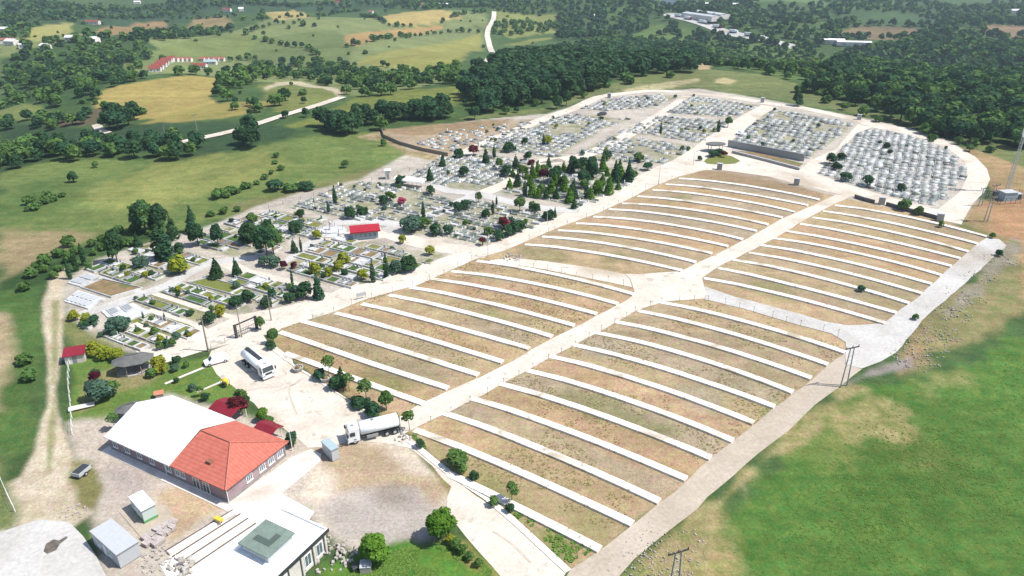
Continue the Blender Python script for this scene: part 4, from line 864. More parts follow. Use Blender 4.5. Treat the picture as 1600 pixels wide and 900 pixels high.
wall_run([(596, 203), (600, 215), (625, 226), (660, 236), (700, 244)], 1.4, .25, 'wood', 'boundary_fence', 'brown boundary fence between meadow and bare ground', 'fence')
drape('planting_strip', GP([(1150, 236), (1185, 238), (1255, 256), (1247, 262), (1200, 250)]), M['soil'], .1, 2.5)
drape('lawn_island', GP([(1100, 252), (1110, 243), (1125, 240), (1145, 245), (1157, 252), (1148, 256), (1120, 257), (1104, 256)]), M['bed_lawn'], .12, 2.0)
p = G3(1117, 236); t_ = empty('pavilion', p, .1, 'pale flat-topped oval pavilion beside the planted island', 'pavilion')
mb = MB(); V = [(4*math.cos(i*.3927), 2.6*math.sin(i*.3927)) for i in range(16)]; mb.prism(V, 2.7, 3.1); mb.build('roof', M['roof_grey'], t_)
for i in range(0, 16, 4): mb = MB(); mb.tube((V[i+2 if i+2 < 16 else 0][0]*.8, V[i+2 if i+2 < 16 else 0][1]*.8, -.1), (V[i+2 if i+2 < 16 else 0][0]*.8, V[i+2 if i+2 < 16 else 0][1]*.8, 2.7), .12, n=6); mb.build('post', M['stone'], t_)
# ---------------------------------------------------------------- vehicles
def wheel(parent, x, y, r_=.5, w_=.3):
    mb = MB(); s = 1 if y > 0 else -1
    mb.tube((x, y-w_/2, r_), (x, y+w_/2, r_), r_, n=18); ty = mb.build('wheel', M['rubber'], parent)
    mb = MB(); mb.tube((x, y+s*(w_/2-.02), r_), (x, y+s*(w_/2+.02), r_), r_*.55, n=12); mb.build('rim', M['galv'], ty)
def truck(pf, pr, label, dark_top, dome):
    """pf, pr: pixels of front and rear on the ground; local +x is forward"""
    a, b_ = G(*pf), G(*pr); d = a-b_; L_ = 8.8; c_ = (a+b_)/2
    t_ = empty('tanker_truck', (c_.x, c_.y, hz(c_.x, c_.y)+.06), math.atan2(d.y, d.x), label, 'tanker truck'); t_.scale = (1.06, 1.06, 1.06); W = 1.25; x1 = L_/2
    cab = MB(); prof = [(x1, .55), (x1+.02, 1.5), (x1-.22, 2.75), (x1-.5, 2.95), (x1-1.95, 2.98), (x1-1.95, .55)]
    n = len(prof); V = [(x, -W, z) for x, z in prof]+[(x, W, z) for x, z in prof]
    V = [(x, y*(.94 if z > 2.5 else 1), z) for x, y, z in V]
    cab.add(V, [tuple(range(n)), tuple(range(2*n-1, n-1, -1))]+[(i, n+i, n+(i+1) % n, (i+1) % n) for i in range(n)])
    co = cab.build('cab', M['truck_white'], t_)
    mb = MB(); z0, z1 = 1.62, 2.62
    def xf(z): return x1+.02-(z-1.5)*.24/1.25+.02
    mb.add([(xf(z0), -W*.9, z0), (xf(z0), W*.9, z0), (xf(z1), W*.84, z1), (xf(z1), -W*.84, z1)], [(0, 1, 2, 3)])
    mb.add([(xf(z0)-.03, -W*.9, z0), (xf(z0)-.03, W*.9, z0), (xf(z1)-.03, W*.84, z1), (xf(z1)-.03, -W*.84, z1)], [(3, 2, 1, 0)]); mb.build('windscreen', M['glass'], co)
    for s in (-1, 1):
        mb = MB(); lo, hi = sorted((s*(W+.003), s*(W+.02))); mb.box(x1-1.2, x1-.35, lo, hi, 1.65, 2.4); mb.build('side_window', M['glass'], co)
        mb = MB(); mb.box(x1-.1, x1+.12, s*(W+.2)-.1, s*(W+.2)+.1, 1.7, 2.35); mb.tube((x1-.05, s*W, 2.3), (x1, s*(W+.2), 2.3), .03, n=5); mb.build('mirror', M['dark_metal'], co)
        mb = MB(); mb.box(x1+.021, x1+.06, s*.95-.2, s*.95+.2, .72, .95); mb.build('headlight', M['glass_blue'], co)
    mb = MB(); mb.box(x1+.021, x1+.05, -.7, .7, 1.0, 1.45); mb.build('grille', M['dark_metal'], co)
    mb = MB(); mb.box(x1-.05, x1+.12, -W, W, .35, .68, bev=.04); mb.build('bumper', M['truck_white'], co)
    mb = MB(); mb.box(x1-1.2, x1-.8, -.25, .25, 2.981, 3.06); mb.build('roof_hatch', M['grey_metal'], co)
    mb = MB(); mb.box(-x1, x1-2.0, -.42, .42, .65, .95); mb.box(-x1, -x1+.1, -W, W, .5, .8); mb.build('chassis', M['dark_metal'], t_)
    tk = MB(); xa, xb = -x1+.1, x1-2.15; n = 24; V = []
    for x, s in ((xa, .85), (xa+.12, 1), (xb-.12, 1), (xb, .85)):
        for i in range(n): q = 2*math.pi*i/n; V.append((x, 1.32*s*math.cos(q), 2.12+1.1*s*math.sin(q)))
    tk.add(V, [(k*n+i, k*n+(i+1) % n, (k+1)*n+(i+1) % n, (k+1)*n+i) for k in range(3) for i in range(n)], 0, True)
    tk.add(V[:n], [tuple(range(n))]); tk.add(V[3*n:], [tuple(range(n))[::-1]]); tko = tk.build('tank', M['tank_white'], t_)
    if dark_top: mb = MB(); mb.box(xa+.3, xb-.3, -.42, .42, 3.16, 3.27); [mb.tube((xa+.5+k*.9, 0, 3.27), (xa+.5+k*.9, 0, 3.38), .26, n=10) for k in range(5)]; mb.build('walkway', M['dark_metal'], tko)
    else: mb = MB(); mb.tube((0, 0, 3.1), (0, 0, 3.34), .25, n=10); mb.build('hatch', M['grey_metal'], tko); mb = MB(); mb.box(xa-.14, xa-.01, -.7, .7, 1.1, 2.9); mb.tube((xa-.2, -.8, 1), (xa-.2, -.8, 3.1), .04); mb.tube((xa-.2, .8, 1), (xa-.2, .8, 3.1), .04); mb.build('ladder', M['dark_metal'], tko)
    mb = MB(); mb.box(-.6, 1.3, -W, -W+.35, .55, 1.05); mb.box(-.6, 1.3, W-.35, W, .55, 1.05); mb.build('side_locker', M['grey_metal'], t_)
    for x in (x1-1.1, -x1+2.3, -x1+.95):
        for s in (-1, 1): wheel(t_, x, s*(W-.18), .52, .34)
truck((421, 592), (388, 565), 'white tanker truck with dark walkway on top, parked mid-yard', True, False)
truck((557, 687), (610, 674), 'white tanker truck with plain pale tank facing left by the strip ends', False, True)
def car(pf, pr, L_, label, name='parked_car', mat='truck_white', van=True, cat='car', scale=1.0):
    a, b_ = G(*pf), G(*pr); d = a-b_; c_ = (a+b_)/2
    t_ = empty(name, (c_.x, c_.y, hz(c_.x, c_.y)+.06), math.atan2(d.y, d.x), label, cat); W = .92; x1 = L_/2; h_ = 1.75 if van else 1.45
    prof = [(-x1, .35), (x1, .35), (x1+.02, .8), (x1-.9, 1.0), (x1-1.55, h_-.1), (x1-2.0, h_), (-x1+.5, h_), (-x1+.1, 1.0), (-x1-.02, .8)]
    n = len(prof); V = [(x, s*W*(.82 if z > 1.05 else 1), z) for s in (-1, 1) for x, z in prof]
    mb = MB(); mb.add(V, [tuple(range(n)), tuple(range(2*n-1, n-1, -1))]+[(i, n+i, n+(i+1) % n, (i+1) % n) for i in range(n)])
    bo = mb.build('body', M[mat], t_)
    mb = MB(); wy = W*.74; mb.add([(x1-.93, -wy, 1.04), (x1-.93, wy, 1.04), (x1-1.5, wy*.95, h_-.12), (x1-1.5, -wy*.95, h_-.12)], [(0, 1, 2, 3)]); mb.build('windscreen', M['glass'], bo)
    for s in (-1, 1):
        mb = MB(); y0, y1_ = s*(W*.98+.01), s*(W*.83+.015); mb.add([(-x1+.45, y0*.95, 1.08), (x1-1.25, y0*.95, 1.08), (x1-1.75, y1_, h_-.16), (-x1+.65, y1_, h_-.16)], [(0, 1, 2, 3) if s < 0 else (3, 2, 1, 0)]); mb.build('side_window', M['glass'], bo)
        mb = MB(); mb.box(x1-.02, x1+.05, s*.65-.17, s*.65+.17, .6, .78); mb.build('headlight', M['galv'], bo)
        for x in (x1-.8, -x1+.75): wheel(t_, x, s*(W-.1), .34, .22)
    mb = MB(); mb.box(x1-.05, x1+.07, -W*.95, W*.95, .3, .52); mb.box(-x1-.07, -x1+.05, -W*.95, W*.95, .3, .52); mb.build('bumper', M['dark_metal'], bo)
car((324, 571), (353, 563), 4.7, 'white people carrier parked at the edge of the lawn', 'parked_van', cat='van')
car((934, 181), (947, 179), 4.4, 'dark car on the crossing path near the hilltop loop road', mat='dark_metal', van=False)
car((846, 209.5), (832, 209), 4.4, 'pale grey car parked along the upper left loop road', mat='galv', van=False)
car((1152, 212), (1160, 208), 4.2, 'white car on the middle road of the upper cemetery', van=False)
# light trailer and scrap near the dirt track
p = G3(129, 741); t_ = empty('trailer', p, 1.3, 'small white trailer standing on grass beside the dirt track', 'trailer')
mb = MB(); mb.box(-1.3, 1.3, -.8, .8, .5, 1.15); mb.build('body', M['panel_grey'], t_)
mb = MB(); mb.box(-1.2, 1.2, -.7, .7, 1.151, 1.2); mb.build('load', M['dark_metal'], t_)
mb = MB(); mb.tube((1.3, .3, .5), (2.4, 0, .45), .05); mb.tube((1.3, -.3, .5), (2.4, 0, .45), .05); mb.build('drawbar', M['grey_metal'], t_)
for s in (-1, 1): wheel(t_, -.1, s*.85, .35, .2)
# round stone planters at the parking edge
for px, py in [(466, 579), (509, 595)]:
    p = G3(px, py); t_ = empty('planter', p, .2, None, 'planter', 'grey stone planters along the parking edge'); later(t_, 'grey stone planter at the parking edge')
    mb = MB(); mb.lathe([(.9, 0), (1.15, .7), (1.2, .9), (.95, .9), (.9, .6), (.01, .6)], n=8, sm=False); mb.build('bowl', M['stone'], t_)
    mb = MB(); mb.lathe([(.5, .6), (.45, 1.0), (.01, 1.1)], n=8); mb.build('soil_mound', M['soil'], t_)
# yellow playground bin on the lawn edge
p = G3(353, 602); t_ = empty('litter_bin', p, .3, 'bright yellow bin at the corner of the lawn', 'bin')
mb = MB(); mb.lathe([(.5, .1), (.6, 1.2), (.5, 1.5), (.01, 1.55)], n=12); mb.build('bin_body', M['yellow'], t_)
mb = MB(); mb.tube((-.8, 0, 0), (-.8, 0, 1.4), .08); mb.tube((.8, 0, 0), (.8, 0, 1.4), .08); mb.tube((-.8, 0, 1.2), (.8, 0, 1.2), .06); mb.build('stand', M['yellow'], t_)
# tank and crate by the round tree
p = G3(572, 890); t_ = empty('crate', p, .1, 'pale square crate beside the round tree at the bottom', 'crate')
mb = MB(); mb.box(-.75, .75, -.75, .75, 0, 1.1, bev=.05); mb.build('box', M['pallet'], t_); mb = MB(); mb.box(-.8, .8, -.8, .8, 1.101, 1.18); mb.build('lid', M['panel_grey'], t_)
p = G3(559, 888); t_ = empty('scrap_barrow', p, .6, 'dark wheelbarrow-like scrap beside the pale crate', 'scrap')
mb = MB(); mb.box(-.9, .5, -.5, .5, .3, .8, bev=.1); mb.build('tray', M['dark_metal'], t_); mb = MB(); mb.tube((.4, .3, .5), (1.3, .3, .9), .05); mb.tube((.4, -.3, .5), (1.3, -.3, .9), .05); mb.build('handle', M['galv'], t_)
# white slab bench
p = G3(128, 638); t_ = empty('slab_bench', p, .45, 'flat white slab lying on the grass left of the long building', 'slab')
mb = MB(); mb.box(-2.2, 2.2, -.7, .7, .35, .5); mb.build('slab_top', M['pave_white'], t_)
for x in (-1.6, 1.6): mb = MB(); mb.box(x-.2, x+.2, -.5, .5, -.1, .349); mb.build('support', M['stone'], t_)
# ---------------------------------------------------------------- poles, gate, mast
def pole(px, py, h_, adj, arm=True, name='utility_pole', cat='utility pole', mat='grey_metal', group='utility poles of the cemetery', ins=True, r0=.14):
    p = G3(px, py); t_ = empty(name, p, rb.uniform(0, .5)+.4, None, cat, group); later(t_, adj)
    mb = MB(); mb.tube((0, 0, -.2), (0, 0, h_), r0, r0*.6, n=8); mb.build('shaft', M[mat], t_)
    if arm:
        mb = MB(); mb.box(-1.1, 1.1, -.05, .05, h_-.7, h_-.58); ca_ = mb.build('crossarm', M['dark_metal'], t_)
        for x in (-1, 0, 1): mb = MB(); mb.tube((x, 0, h_-.58), (x, 0, h_-.3), .06, n=6); mb.build('insulator', M['glass_blue'], ca_)
    return t_
pole(325.5, 549, 8.5, 'tall dark wooden pole', mat='wood', r0=.2); pole(424, 501, 6.5, 'slim pole', mat='wood'); pole(378, 527, 8, 'dark pole', mat='wood')
pole(457, 704, 4.2, 'thin white flagpole', arm=False, name='flagpole', cat='flagpole', mat='white_paint', r0=.07, group='flagpoles')
for px, py, h_ in ((762.5, 402, 6.0), (1029, 289, 7), (1083, 258, 5), (745, 320, 5), (855, 352, 5)):
    o = pole(px, py, h_, 'slender grey lamp post', arm=False, name='street_lamp', cat='street lamp', mat='galv', group='lamp posts along the main road', r0=.09)
    mb = MB(); mb.tube((0, 0, h_-.1), (1.0, 0, h_+.1), .05, n=6); mb.build('arm', M['galv'], o); mb = MB(); mb.box(.8, 1.5, -.15, .15, h_+.05, h_+.18); mb.build('lamp_head', M['panel_grey'], o)
def hpole(px, py, h_, adj, gap=.8):
    p = G3(px, py); t_ = empty('pylon', p, .35, None, 'pylon', 'twin-legged power poles'); later(t_, adj)
    for s in (-1, 1): mb = MB(); mb.tube((s*gap, 0, -.2), (s*gap*.55, 0, h_), .15, .1, n=6); mb.build('leg', M['grey_metal'], t_)
    mb = MB()
    for k in range(1, 9): z = h_*k/9; w_ = gap*(1-.45*z/h_); mb.tube((-w_, 0, z), (w_, 0, z), .05, n=5)
    mb.build('brace', M['grey_metal'], t_)
    mb = MB(); mb.box(-1.6, 1.6, -.08, .08, h_-.2, h_); ca_ = mb.build('crossarm', M['dark_metal'], t_)
    for x in (-1.5, 0, 1.5): mb = MB(); mb.tube((x, 0, h_), (x, 0, h_+.4), .08, n=6); mb.build('insulator', M['rust'], ca_)
    return t_
hpole(1318, 604, 9.0, 'twin-legged grey power pole'); o = hpole(1540, 346, 11.5, 'twin-legged power pole with transformer')
mb = MB(); mb.box(-.9, .9, -.9, -.2, 8.4, 9.8); mb.build('transformer', M['dark_metal'], o)
hpole(1052, 925, 7.5, 'braced power pole')
o = hpole(1531, 322, 6, 'short twin-legged pole')
def mast(px, py, h_):
    p = G3(px, py); t_ = empty('telecom_mast', p, .2, 'tall slim lattice telecom mast at the right picture edge', 'mast'); w0 = .75
    L3 = [(w0*math.cos(a), w0*math.sin(a)) for a in (.5, 2.6, 4.7)]
    for x, y in L3: mb = MB(); mb.tube((x, y, -.2), (x*.45, y*.45, h_), .09, .06, n=5); mb.build('leg', M['galv'], t_)
    mb = MB(); K = 24
    for k in range(K):
        z0, z1 = h_*k/K, h_*(k+1)/K; s0, s1 = 1-.55*z0/h_, 1-.55*z1/h_
        for i in range(3): a, b_ = L3[i], L3[(i+1) % 3]; mb.tube((a[0]*s0, a[1]*s0, z0), (b_[0]*s1, b_[1]*s1, z1), .05, n=4); mb.tube((a[0]*s1, a[1]*s1, z1), (b_[0]*s1, b_[1]*s1, z1), .04, n=4)
    mb.build('lattice', M['galv'], t_)
    for k, (z, a) in enumerate([(h_-1, .3), (h_-1.2, 2.4), (h_-.8, 4.5), (h_-4.5, 1.4), (h_-5, 3.6)]):
        x, y = .7*math.cos(a), .7*math.sin(a); mb = MB(); mb.box(x-.2, x+.2, y-.2, y+.2, z-1.1, z+.9); mb.tube((0, 0, z), (x, y, z), .05, n=5); mb.build('antenna', M['white_paint'], t_)
mast(1573, 300, 25.0)
p = G3(1577, 312); t_ = empty('equipment_cabin', p, .15, 'pale blue equipment cabins at the foot of the telecom mast', 'cabin')
mb = MB(); mb.box(-3.2, 1.2, -1.4, 1.6, 0, 2.8); mb.build('wall', M['blue_sheet'], t_); mb = MB(); mb.box(1.4, 3.6, -1, 1, 0, 2.2); mb.build('cabinet', M['panel_grey'], t_)
mb = MB(); mb.box(-3.4, 1.4, -1.6, 1.8, 2.801, 2.95); mb.build('roof', M['panel_grey'], t_); mb = MB(); mb.box(2, 3.2, -1.06, -1.003, .3, 1.9); mb.build('vent', M['dark_metal'], t_)
mb = MB(); c4 = [(-6.5, -3.6), (6.5, -3.6), (6.5, 3.8), (-6.5, 3.8)]
t_ = empty('compound_fence', p, .15, 'dark mesh fence round the telecom cabins', 'fence')
for i in range(4):
    a, b_ = Vector(c4[i]), Vector(c4[(i+1) % 4]); k = 7; pm = MB()
    for j in range(k): q = a.lerp(b_, j/k); pm.tube((q.x, q.y, -.3), (q.x, q.y, 2.0), .06, n=5)
    pm.build('post', M['dark_metal'], t_)
    rm_ = MB()
    for z in (.1, .5, .9, 1.3, 1.7, 2.0): rm_.tube((a.x, a.y, z), (b_.x, b_.y, z), .035, n=4)
    rm_.build('fence_panel', M['dark_metal'], t_)
# entrance gate: two dark pillars, beam and sliding lattice
p = G3(386, 521); t_ = empty('entrance_gate', p, math.radians(52), 'dark metal entrance gate frame across the cemetery road', 'gate')
for x in (-2.6, 2.6): mb = MB(); mb.box(x-.25, x+.25, -.25, .25, -.1, 3.3); mb.build('pillar', M['dark_metal'], t_)
mb = MB(); mb.box(-2.6, 2.6, -.12, .12, 3.0, 3.25); mb.build('beam', M['dark_metal'], t_)
mb = MB()
for k in range(12): mb.tube((-2.3+k*.42, 0, .2), (-2.3+k*.42, 0, 1.7), .04, n=4)
mb.tube((-2.4, 0, .3), (2.4, 0, .3), .05, n=5); mb.tube((-2.4, 0, 1.65), (2.4, 0, 1.65), .05, n=5); mb.build('gate_leaf', M['dark_metal'], t_)
def rail_fence(pts, hgt, label, name='fence', mat='grey_metal', sp=2.6, rails=(.5, 1.0)):
    P = resample(GP(pts), sp); o3 = P[0]; t_ = empty(name, (o3.x, o3.y, 0), 0, label, 'fence')
    for q in P[:90]: z = hz(q.x, q.y); mb = MB(); mb.tube((q.x-o3.x, q.y-o3.y, z-.2), (q.x-o3.x, q.y-o3.y, z+hgt), .06, n=5); mb.build('post', M[mat], t_)
    mb = MB()
    for a, b_ in zip(P[:-1], P[1:]):
        for f_ in rails: mb.tube((a.x-o3.x, a.y-o3.y, hz(a.x, a.y)+hgt*f_), (b_.x-o3.x, b_.y-o3.y, hz(b_.x, b_.y)+hgt*f_), .025, n=4)
    mb.build('rail', M[mat], t_)
rail_fence([(110, 560), (108, 600), (112, 640), (114, 680)], 1.5, 'thin white post fence between dirt track and lawn', mat='white_paint')
rail_fence([(330, 546), (352, 536), (374, 527)], 1.2, 'thin rail fence between the tall pole and the entrance gate')
rail_fence([(2, 752), (12, 775), (24, 800)], 1.6, 'short white panel fence at the left picture edge', mat='white_paint', rails=(.3, .6, 1))
rail_fence([(880, 172), (940, 147), (1000, 137), (1090, 137), (1200, 152), (1300, 170), (1360, 183), (1440, 201), (1490, 218), (1530, 240)], 1.6, 'wire fence behind the outer loop road on the hilltop', sp=4.5)
rail_fence([(700, 262), (640, 268), (560, 288), (470, 312), (420, 325)], 1.4, 'wire fence between meadow and old cemetery blocks', sp=4.5, mat='wood')
# sign board by the main road
p = G3(565, 467); t_ = empty('sign_board', p, .5, 'small blank grey sign board on posts beside the main road', 'sign')
for x in (-1.1, 1.1): mb = MB(); mb.tube((x, 0, 0), (x, 0, 1.6), .05, n=5); mb.build('post', M['grey_metal'], t_)
mb = MB(); mb.box(-1.2, 1.2, -.04, .04, .8, 1.7); mb.build('panel', M['panel_grey'], t_)
# thin stakes along the road edges
def stakes(pts, n, group):
    P = resample(GP(pts), 1.0); k = 0
    for i in range(n):
        q = P[int((len(P)-1)*(i+.5)/n)]; z = hz(q.x, q.y); mb = MB(); h_ = rb.uniform(1.3, 2.0)
        mb.tube((0, 0, -.1), (rb.uniform(-.06, .06), rb.uniform(-.06, .06), h_), .045, n=5); mb.box(-.12, .12, -.02, .02, h_-.18, h_)
        o = mb.build('marker_post', M['grey_metal']); o.location = (q.x, q.y, z); o['category'] = 'post'; o['group'] = 'grey posts '+group; later(o, 'thin grey post '+group)
stakes([(657, 667), (705, 645), (750, 623), (800, 594), (857, 563), (930, 524), (992, 489), (1004, 482)], 15, 'on the centre road edge')
stakes([(1010, 480), (1040, 473), (1075, 470), (1100, 469), (1120, 474), (1162, 485), (1200, 496), (1250, 511), (1300, 523), (1320, 535)], 13, 'on the right cross road edge')
stakes([(800, 414), (850, 422), (900, 432), (950, 442), (985, 450)], 8, 'on the left cross road edge')
stakes([(475, 503), (522, 489), (565, 471), (650, 448), (710, 421), (750, 403)], 10, 'on the main road edge')
stakes([(815, 381), (875, 356), (930, 336), (975, 316), (1020, 293), (1060, 277)], 10, 'at the back left field edge')
# stone rubble on the bank left of the back left field
heap(800, 402, 60, 3.0, .45, 'rubble', 'grey stones at the road fork beside the back left field')
# ---------------------------------------------------------------- graves and family plots
u_ = (G(885, 672)-G(735, 622)).normalized(); UA = math.atan2(u_.y, u_.x)      # direction of the grave rows
v_ = Vector((-u_.y, u_.x))
if v_.y < 0: v_ = -v_
GM = ['marble', 'marble_grey', 'soil', 'bed_green', 'bed_lawn', 'marble_dark']
def grave_boxes(kind, w_, l_, h_, bed, head, rnd):
    """boxes (x0,x1,y0,y1,z0,z1,material,part) of one kerbed grave, long axis y"""
    t = .2; B = []; k = kind
    B += [(-w_/2, w_/2, -l_/2, -l_/2+t, -.3, h_, k, 0), (-w_/2, w_/2, l_/2-t, l_/2, -.3, h_, k, 0),
          (-w_/2, -w_/2+t, -l_/2+t, l_/2-t, -.3, h_, k, 0), (w_/2-t, w_/2, -l_/2+t, l_/2-t, -.3, h_, k, 0)]
    B += [(-w_/2+t, w_/2-t, -l_/2+t, l_/2-t, -.3, h_-.08 if bed != 0 else h_+.05, bed, 1)]
    if head: B += [(-w_*.26, w_*.26, l_/2-.13, l_/2-.02, h_+.002, h_+head, k, 2)]
    return B
TYPES = []
for i, (k, w_, l_, h_, bed, head) in enumerate([(0, 1.15, 2.3, .45, 3, .55), (0, 1.1, 2.2, .4, 2, 0), (0, 1.2, 2.4, .55, 0, .65), (1, 1.15, 2.3, .45, 3, .55),
        (1, 1.2, 2.3, .5, 1, .5), (0, 1.1, 2.2, .35, 4, 0), (0, 2.5, 2.4, .5, 3, .6), (0, 2.6, 2.5, .5, 0, .6), (5, 1.15, 2.3, .5, 3, .6), (1, 2.5, 2.4, .45, 2, .5)]):
    TYPES.append(dict(boxes=grave_boxes(k, w_, l_, h_, bed, head, None), w=w_, l=l_, k=k, bed=bed))
MATN = {0: 'white marble', 1: 'grey marble', 5: 'black granite'}
BEDN = {0: 'solid slab top', 1: 'grey slab top', 2: 'bare soil bed', 3: 'green planted bed', 4: 'dry grass bed'}
BLOCKS = [  # poly, place words, cell size (u, v), fill, type weights
 ([(304, 382), (340, 354), (396, 334), (432, 328), (510, 344), (504, 372), (452, 372), (440, 388), (406, 402), (370, 402), (335, 392)], 'block left of the white monument', 'plots', .8),
 ([(200, 386), (240, 380), (304, 396), (332, 410), (264, 428), (208, 410)], 'block under tall dark trees', 'plots', .85),
 ([(130, 416), (176, 404), (270, 430), (224, 448), (156, 432)], 'far left corner block', 'plots', .9),
 ([(254, 454), (292, 442), (384, 470), (392, 490), (340, 488), (260, 462)], 'grassy block left of the entrance gate', 'plots', .75),
 ([(200, 470), (232, 458), (338, 488), (320, 502), (240, 484)], 'narrow left block', 'plots', .85),
 ([(202, 500), (232, 490), (316, 510), (318, 524), (292, 530), (232, 512)], 'lawn block above the gazebo', 'plots', .5),
 ([(146, 522), (208, 514), (290, 530), (212, 550)], 'lowest block above the gazebo', 'plots', .95),
 ([(120, 503), (140, 500), (152, 512), (132, 516)], 'corner by the dirt track', 'plots', .9),
 ([(360, 438), (378, 424), (452, 448), (460, 460), (450, 472), (420, 480), (360, 462)], 'block right of the entrance gate', 'plots', .85),
 ([(440, 415), (480, 385), (530, 370), (620, 385), (700, 400), (690, 408), (640, 428), (575, 445), (545, 452), (500, 440), (460, 428)], 'block before the fountain house', 'plots', .8),
 ([(450, 325), (520, 295), (560, 283), (640, 292), (715, 315), (690, 325), (640, 345), (560, 345), (520, 340), (480, 330)], 'block behind the white monument', 'mixed', .88),
 ([(628, 350), (700, 320), (740, 312), (800, 322), (870, 338), (850, 350), (800, 368), (755, 383), (700, 370), (640, 362)], 'block left of the road fork', 'mixed', .9),
 ([(640, 275), (680, 250), (720, 240), (790, 245), (835, 255), (800, 275), (770, 290), (745, 300), (700, 292), (650, 282)], 'block beside the vaulted shelter', 'dense', .92),
 ([(775, 295), (800, 275), (850, 262), (1000, 262), (990, 285), (930, 318), (900, 325), (850, 312), (790, 302)], 'tree-filled burial block', 'dense', .85),
 ([(650, 225), (700, 205), (800, 192), (840, 190), (800, 215), (740, 232), (700, 238)], 'sparse block on bare ground', 'dense', .45),
 ([(745, 232), (830, 200), (860, 185), (905, 178), (985, 186), (940, 205), (890, 232), (870, 248), (820, 240), (770, 238)], 'upper left block', 'dense', .85),
 ([(905, 170), (950, 155), (1030, 147), (1062, 151), (1020, 168), (950, 174)], 'topmost left block', 'dense', .85),
 ([(1040, 177), (1082, 150), (1185, 165), (1150, 184)], 'topmost middle block', 'dense', .9),
 ([(965, 207), (1035, 181), (1145, 190), (1095, 224), (1020, 213)], 'upper middle block', 'dense', .85),
 ([(895, 243), (960, 210), (1088, 228), (1045, 256), (1000, 257), (950, 250)], 'block left of the planted island', 'dense', .75),
 ([(1140, 226), (1205, 170), (1335, 192), (1318, 210), (1262, 248), (1200, 238)], 'block above the dark retaining wall', 'dense', .92),
 ([(1342, 208), (1362, 200), (1430, 214), (1480, 233), (1508, 255), (1512, 275), (1465, 325), (1400, 309), (1280, 271), (1310, 237)], 'dense block inside the outer loop at right', 'packed', .97),
]
OPEN = [([(1160, 236), (1250, 252)], 0)]
rg = random.Random(21); GR = []; PL_ = []
def yield_grid(poly, cu, cv, ju=0.0):
    P = [Vector(p) for p in GP(poly)]; a = [p.dot(u_) for p in P]; b_ = [p.dot(v_) for p in P]
    x = np.arange(min(a)+cu/2, max(a), cu); y = np.arange(min(b_)+cv/2, max(b_), cv)
    for j, yy in enumerate(y):
        o = rg.uniform(-ju, ju)
        for i, xx in enumerate(x): q = u_*(xx+o)+v_*yy; yield i, j, q
    return
for poly, words, style, fill in BLOCKS:
    PG = GP(poly)
    if style in ('dense', 'packed', 'mixed'):
        cu, cv = (2.75, 1.55) if style == 'packed' else (2.9, 1.7) if style == 'dense' else (3.1, 1.9)
        L_ = list(yield_grid(poly, cu, cv, .45)); Q = np.array([(q.x, q.y) for _, _, q in L_]); sdv = sdist(Q[:, 0], Q[:, 1], PG)
        gapn = vn(Q[:, 0], Q[:, 1], 9.0, 5)
        skip = 0
        for (i, j, q), s, gn in zip(L_, sdv, gapn):
            if s > -.6: continue
            if skip: skip -= 1; continue
            if rg.random() > fill or gn > (.8 if style == 'packed' else .56): continue
            if style != 'packed' and j % 7 == 6 and rg.random() < .85: continue
            k = rg.choices(range(10), [16, 8, 12, 5, 6, 5, 3, 2, 3, 1] if style == 'packed' else [10, 8, 4, 9, 7, 9, 3, 2, 2, 2])[0]
            if TYPES[k]['w'] > 2: k -= rg.choice([4, 5, 6])
            q = q+u_*rg.uniform(-.1, .1)+v_*rg.uniform(-.08, .08); GR.append((q.x, q.y, UA+math.pi/2+rg.uniform(-.03, .03), k, words))
    else:
        # family plots: cells of mixed size
        P = [Vector(p) for p in PG]; a = [p.dot(u_) for p in P]; b_ = [p.dot(v_) for p in P]; y = min(b_)+.4
        while y < max(b_):
            dv = rg.choice([2.7, 3.1, 3.6, 4.4]); x = min(a)+rg.uniform(0, 2)
            while x < max(a):
                ok = False
                for du in (rg.choice([1.7, 2.8, 3.4, 4.4, 5.6, 7.0]), 2.8, 1.7):
                    c_ = u_*(x+du/2)+v_*(y+dv/2)
                    cs = [c_+u_*sx*du/2+v_*sy*dv/2 for sx in (-1, 1) for sy in (-1, 1)]
                    if (sdist(np.array([p.x for p in cs]), np.array([p.y for p in cs]), PG) < .9).all(): ok = True; break
                if not ok: x += .7; continue
                if rg.random() < fill+.1:
                    if du < 2: GR.append((c_.x, c_.y, UA, rg.choices(range(10), [8, 6, 5, 4, 2, 5, 0, 0, 1, 0])[0], words))
                    else: PL_.append((c_.x, c_.y, du-.2, dv-.3, words))
                x += du+rg.uniform(0, .15)
            y += dv+(.2 if rg.random() < .8 else .8)
# white slab terraces at the left corner
for poly, nme in (([(100, 472), (122, 454), (166, 468), (138, 484)], 'bright white slab terrace at the left cemetery corner'), ([(158, 487), (208, 474), (238, 489), (202, 502), (168, 497)], 'bright white slab terrace just right of the corner terrace'),
                  ([(105, 443), (138, 427), (156, 434), (126, 449)], 'pale slab terrace with rows of low graves')):
    P = GP(poly); c_ = Vector((sum(p[0] for p in P)/len(P), sum(p[1] for p in P)/len(P))); z = hz(c_.x, c_.y)
    mb = MB(); mb.prism([(x-c_.x, y-c_.y) for x, y in P], -.5, .28)
    t_ = empty('slab_terrace', (c_.x, c_.y, z), 0, nme, 'terrace'); mb.build('slab', M['marble'], t_)
    mb = MB(); d0 = (Vector(P[1])-Vector(P[0])); d1 = (Vector(P[-1])-Vector(P[0]))
    for a in range(5):
        for b_ in range(2):
            q = Vector(P[0])+d1*(.14+.18*a)+d0*(.28+.42*b_)-c_; mb.box(q.x-.5, q.x+.5, q.y-1.0, q.y+1.0, .281, .5, rz=UA)
    mb.build('grave_slab', M['panel_grey'], t_)
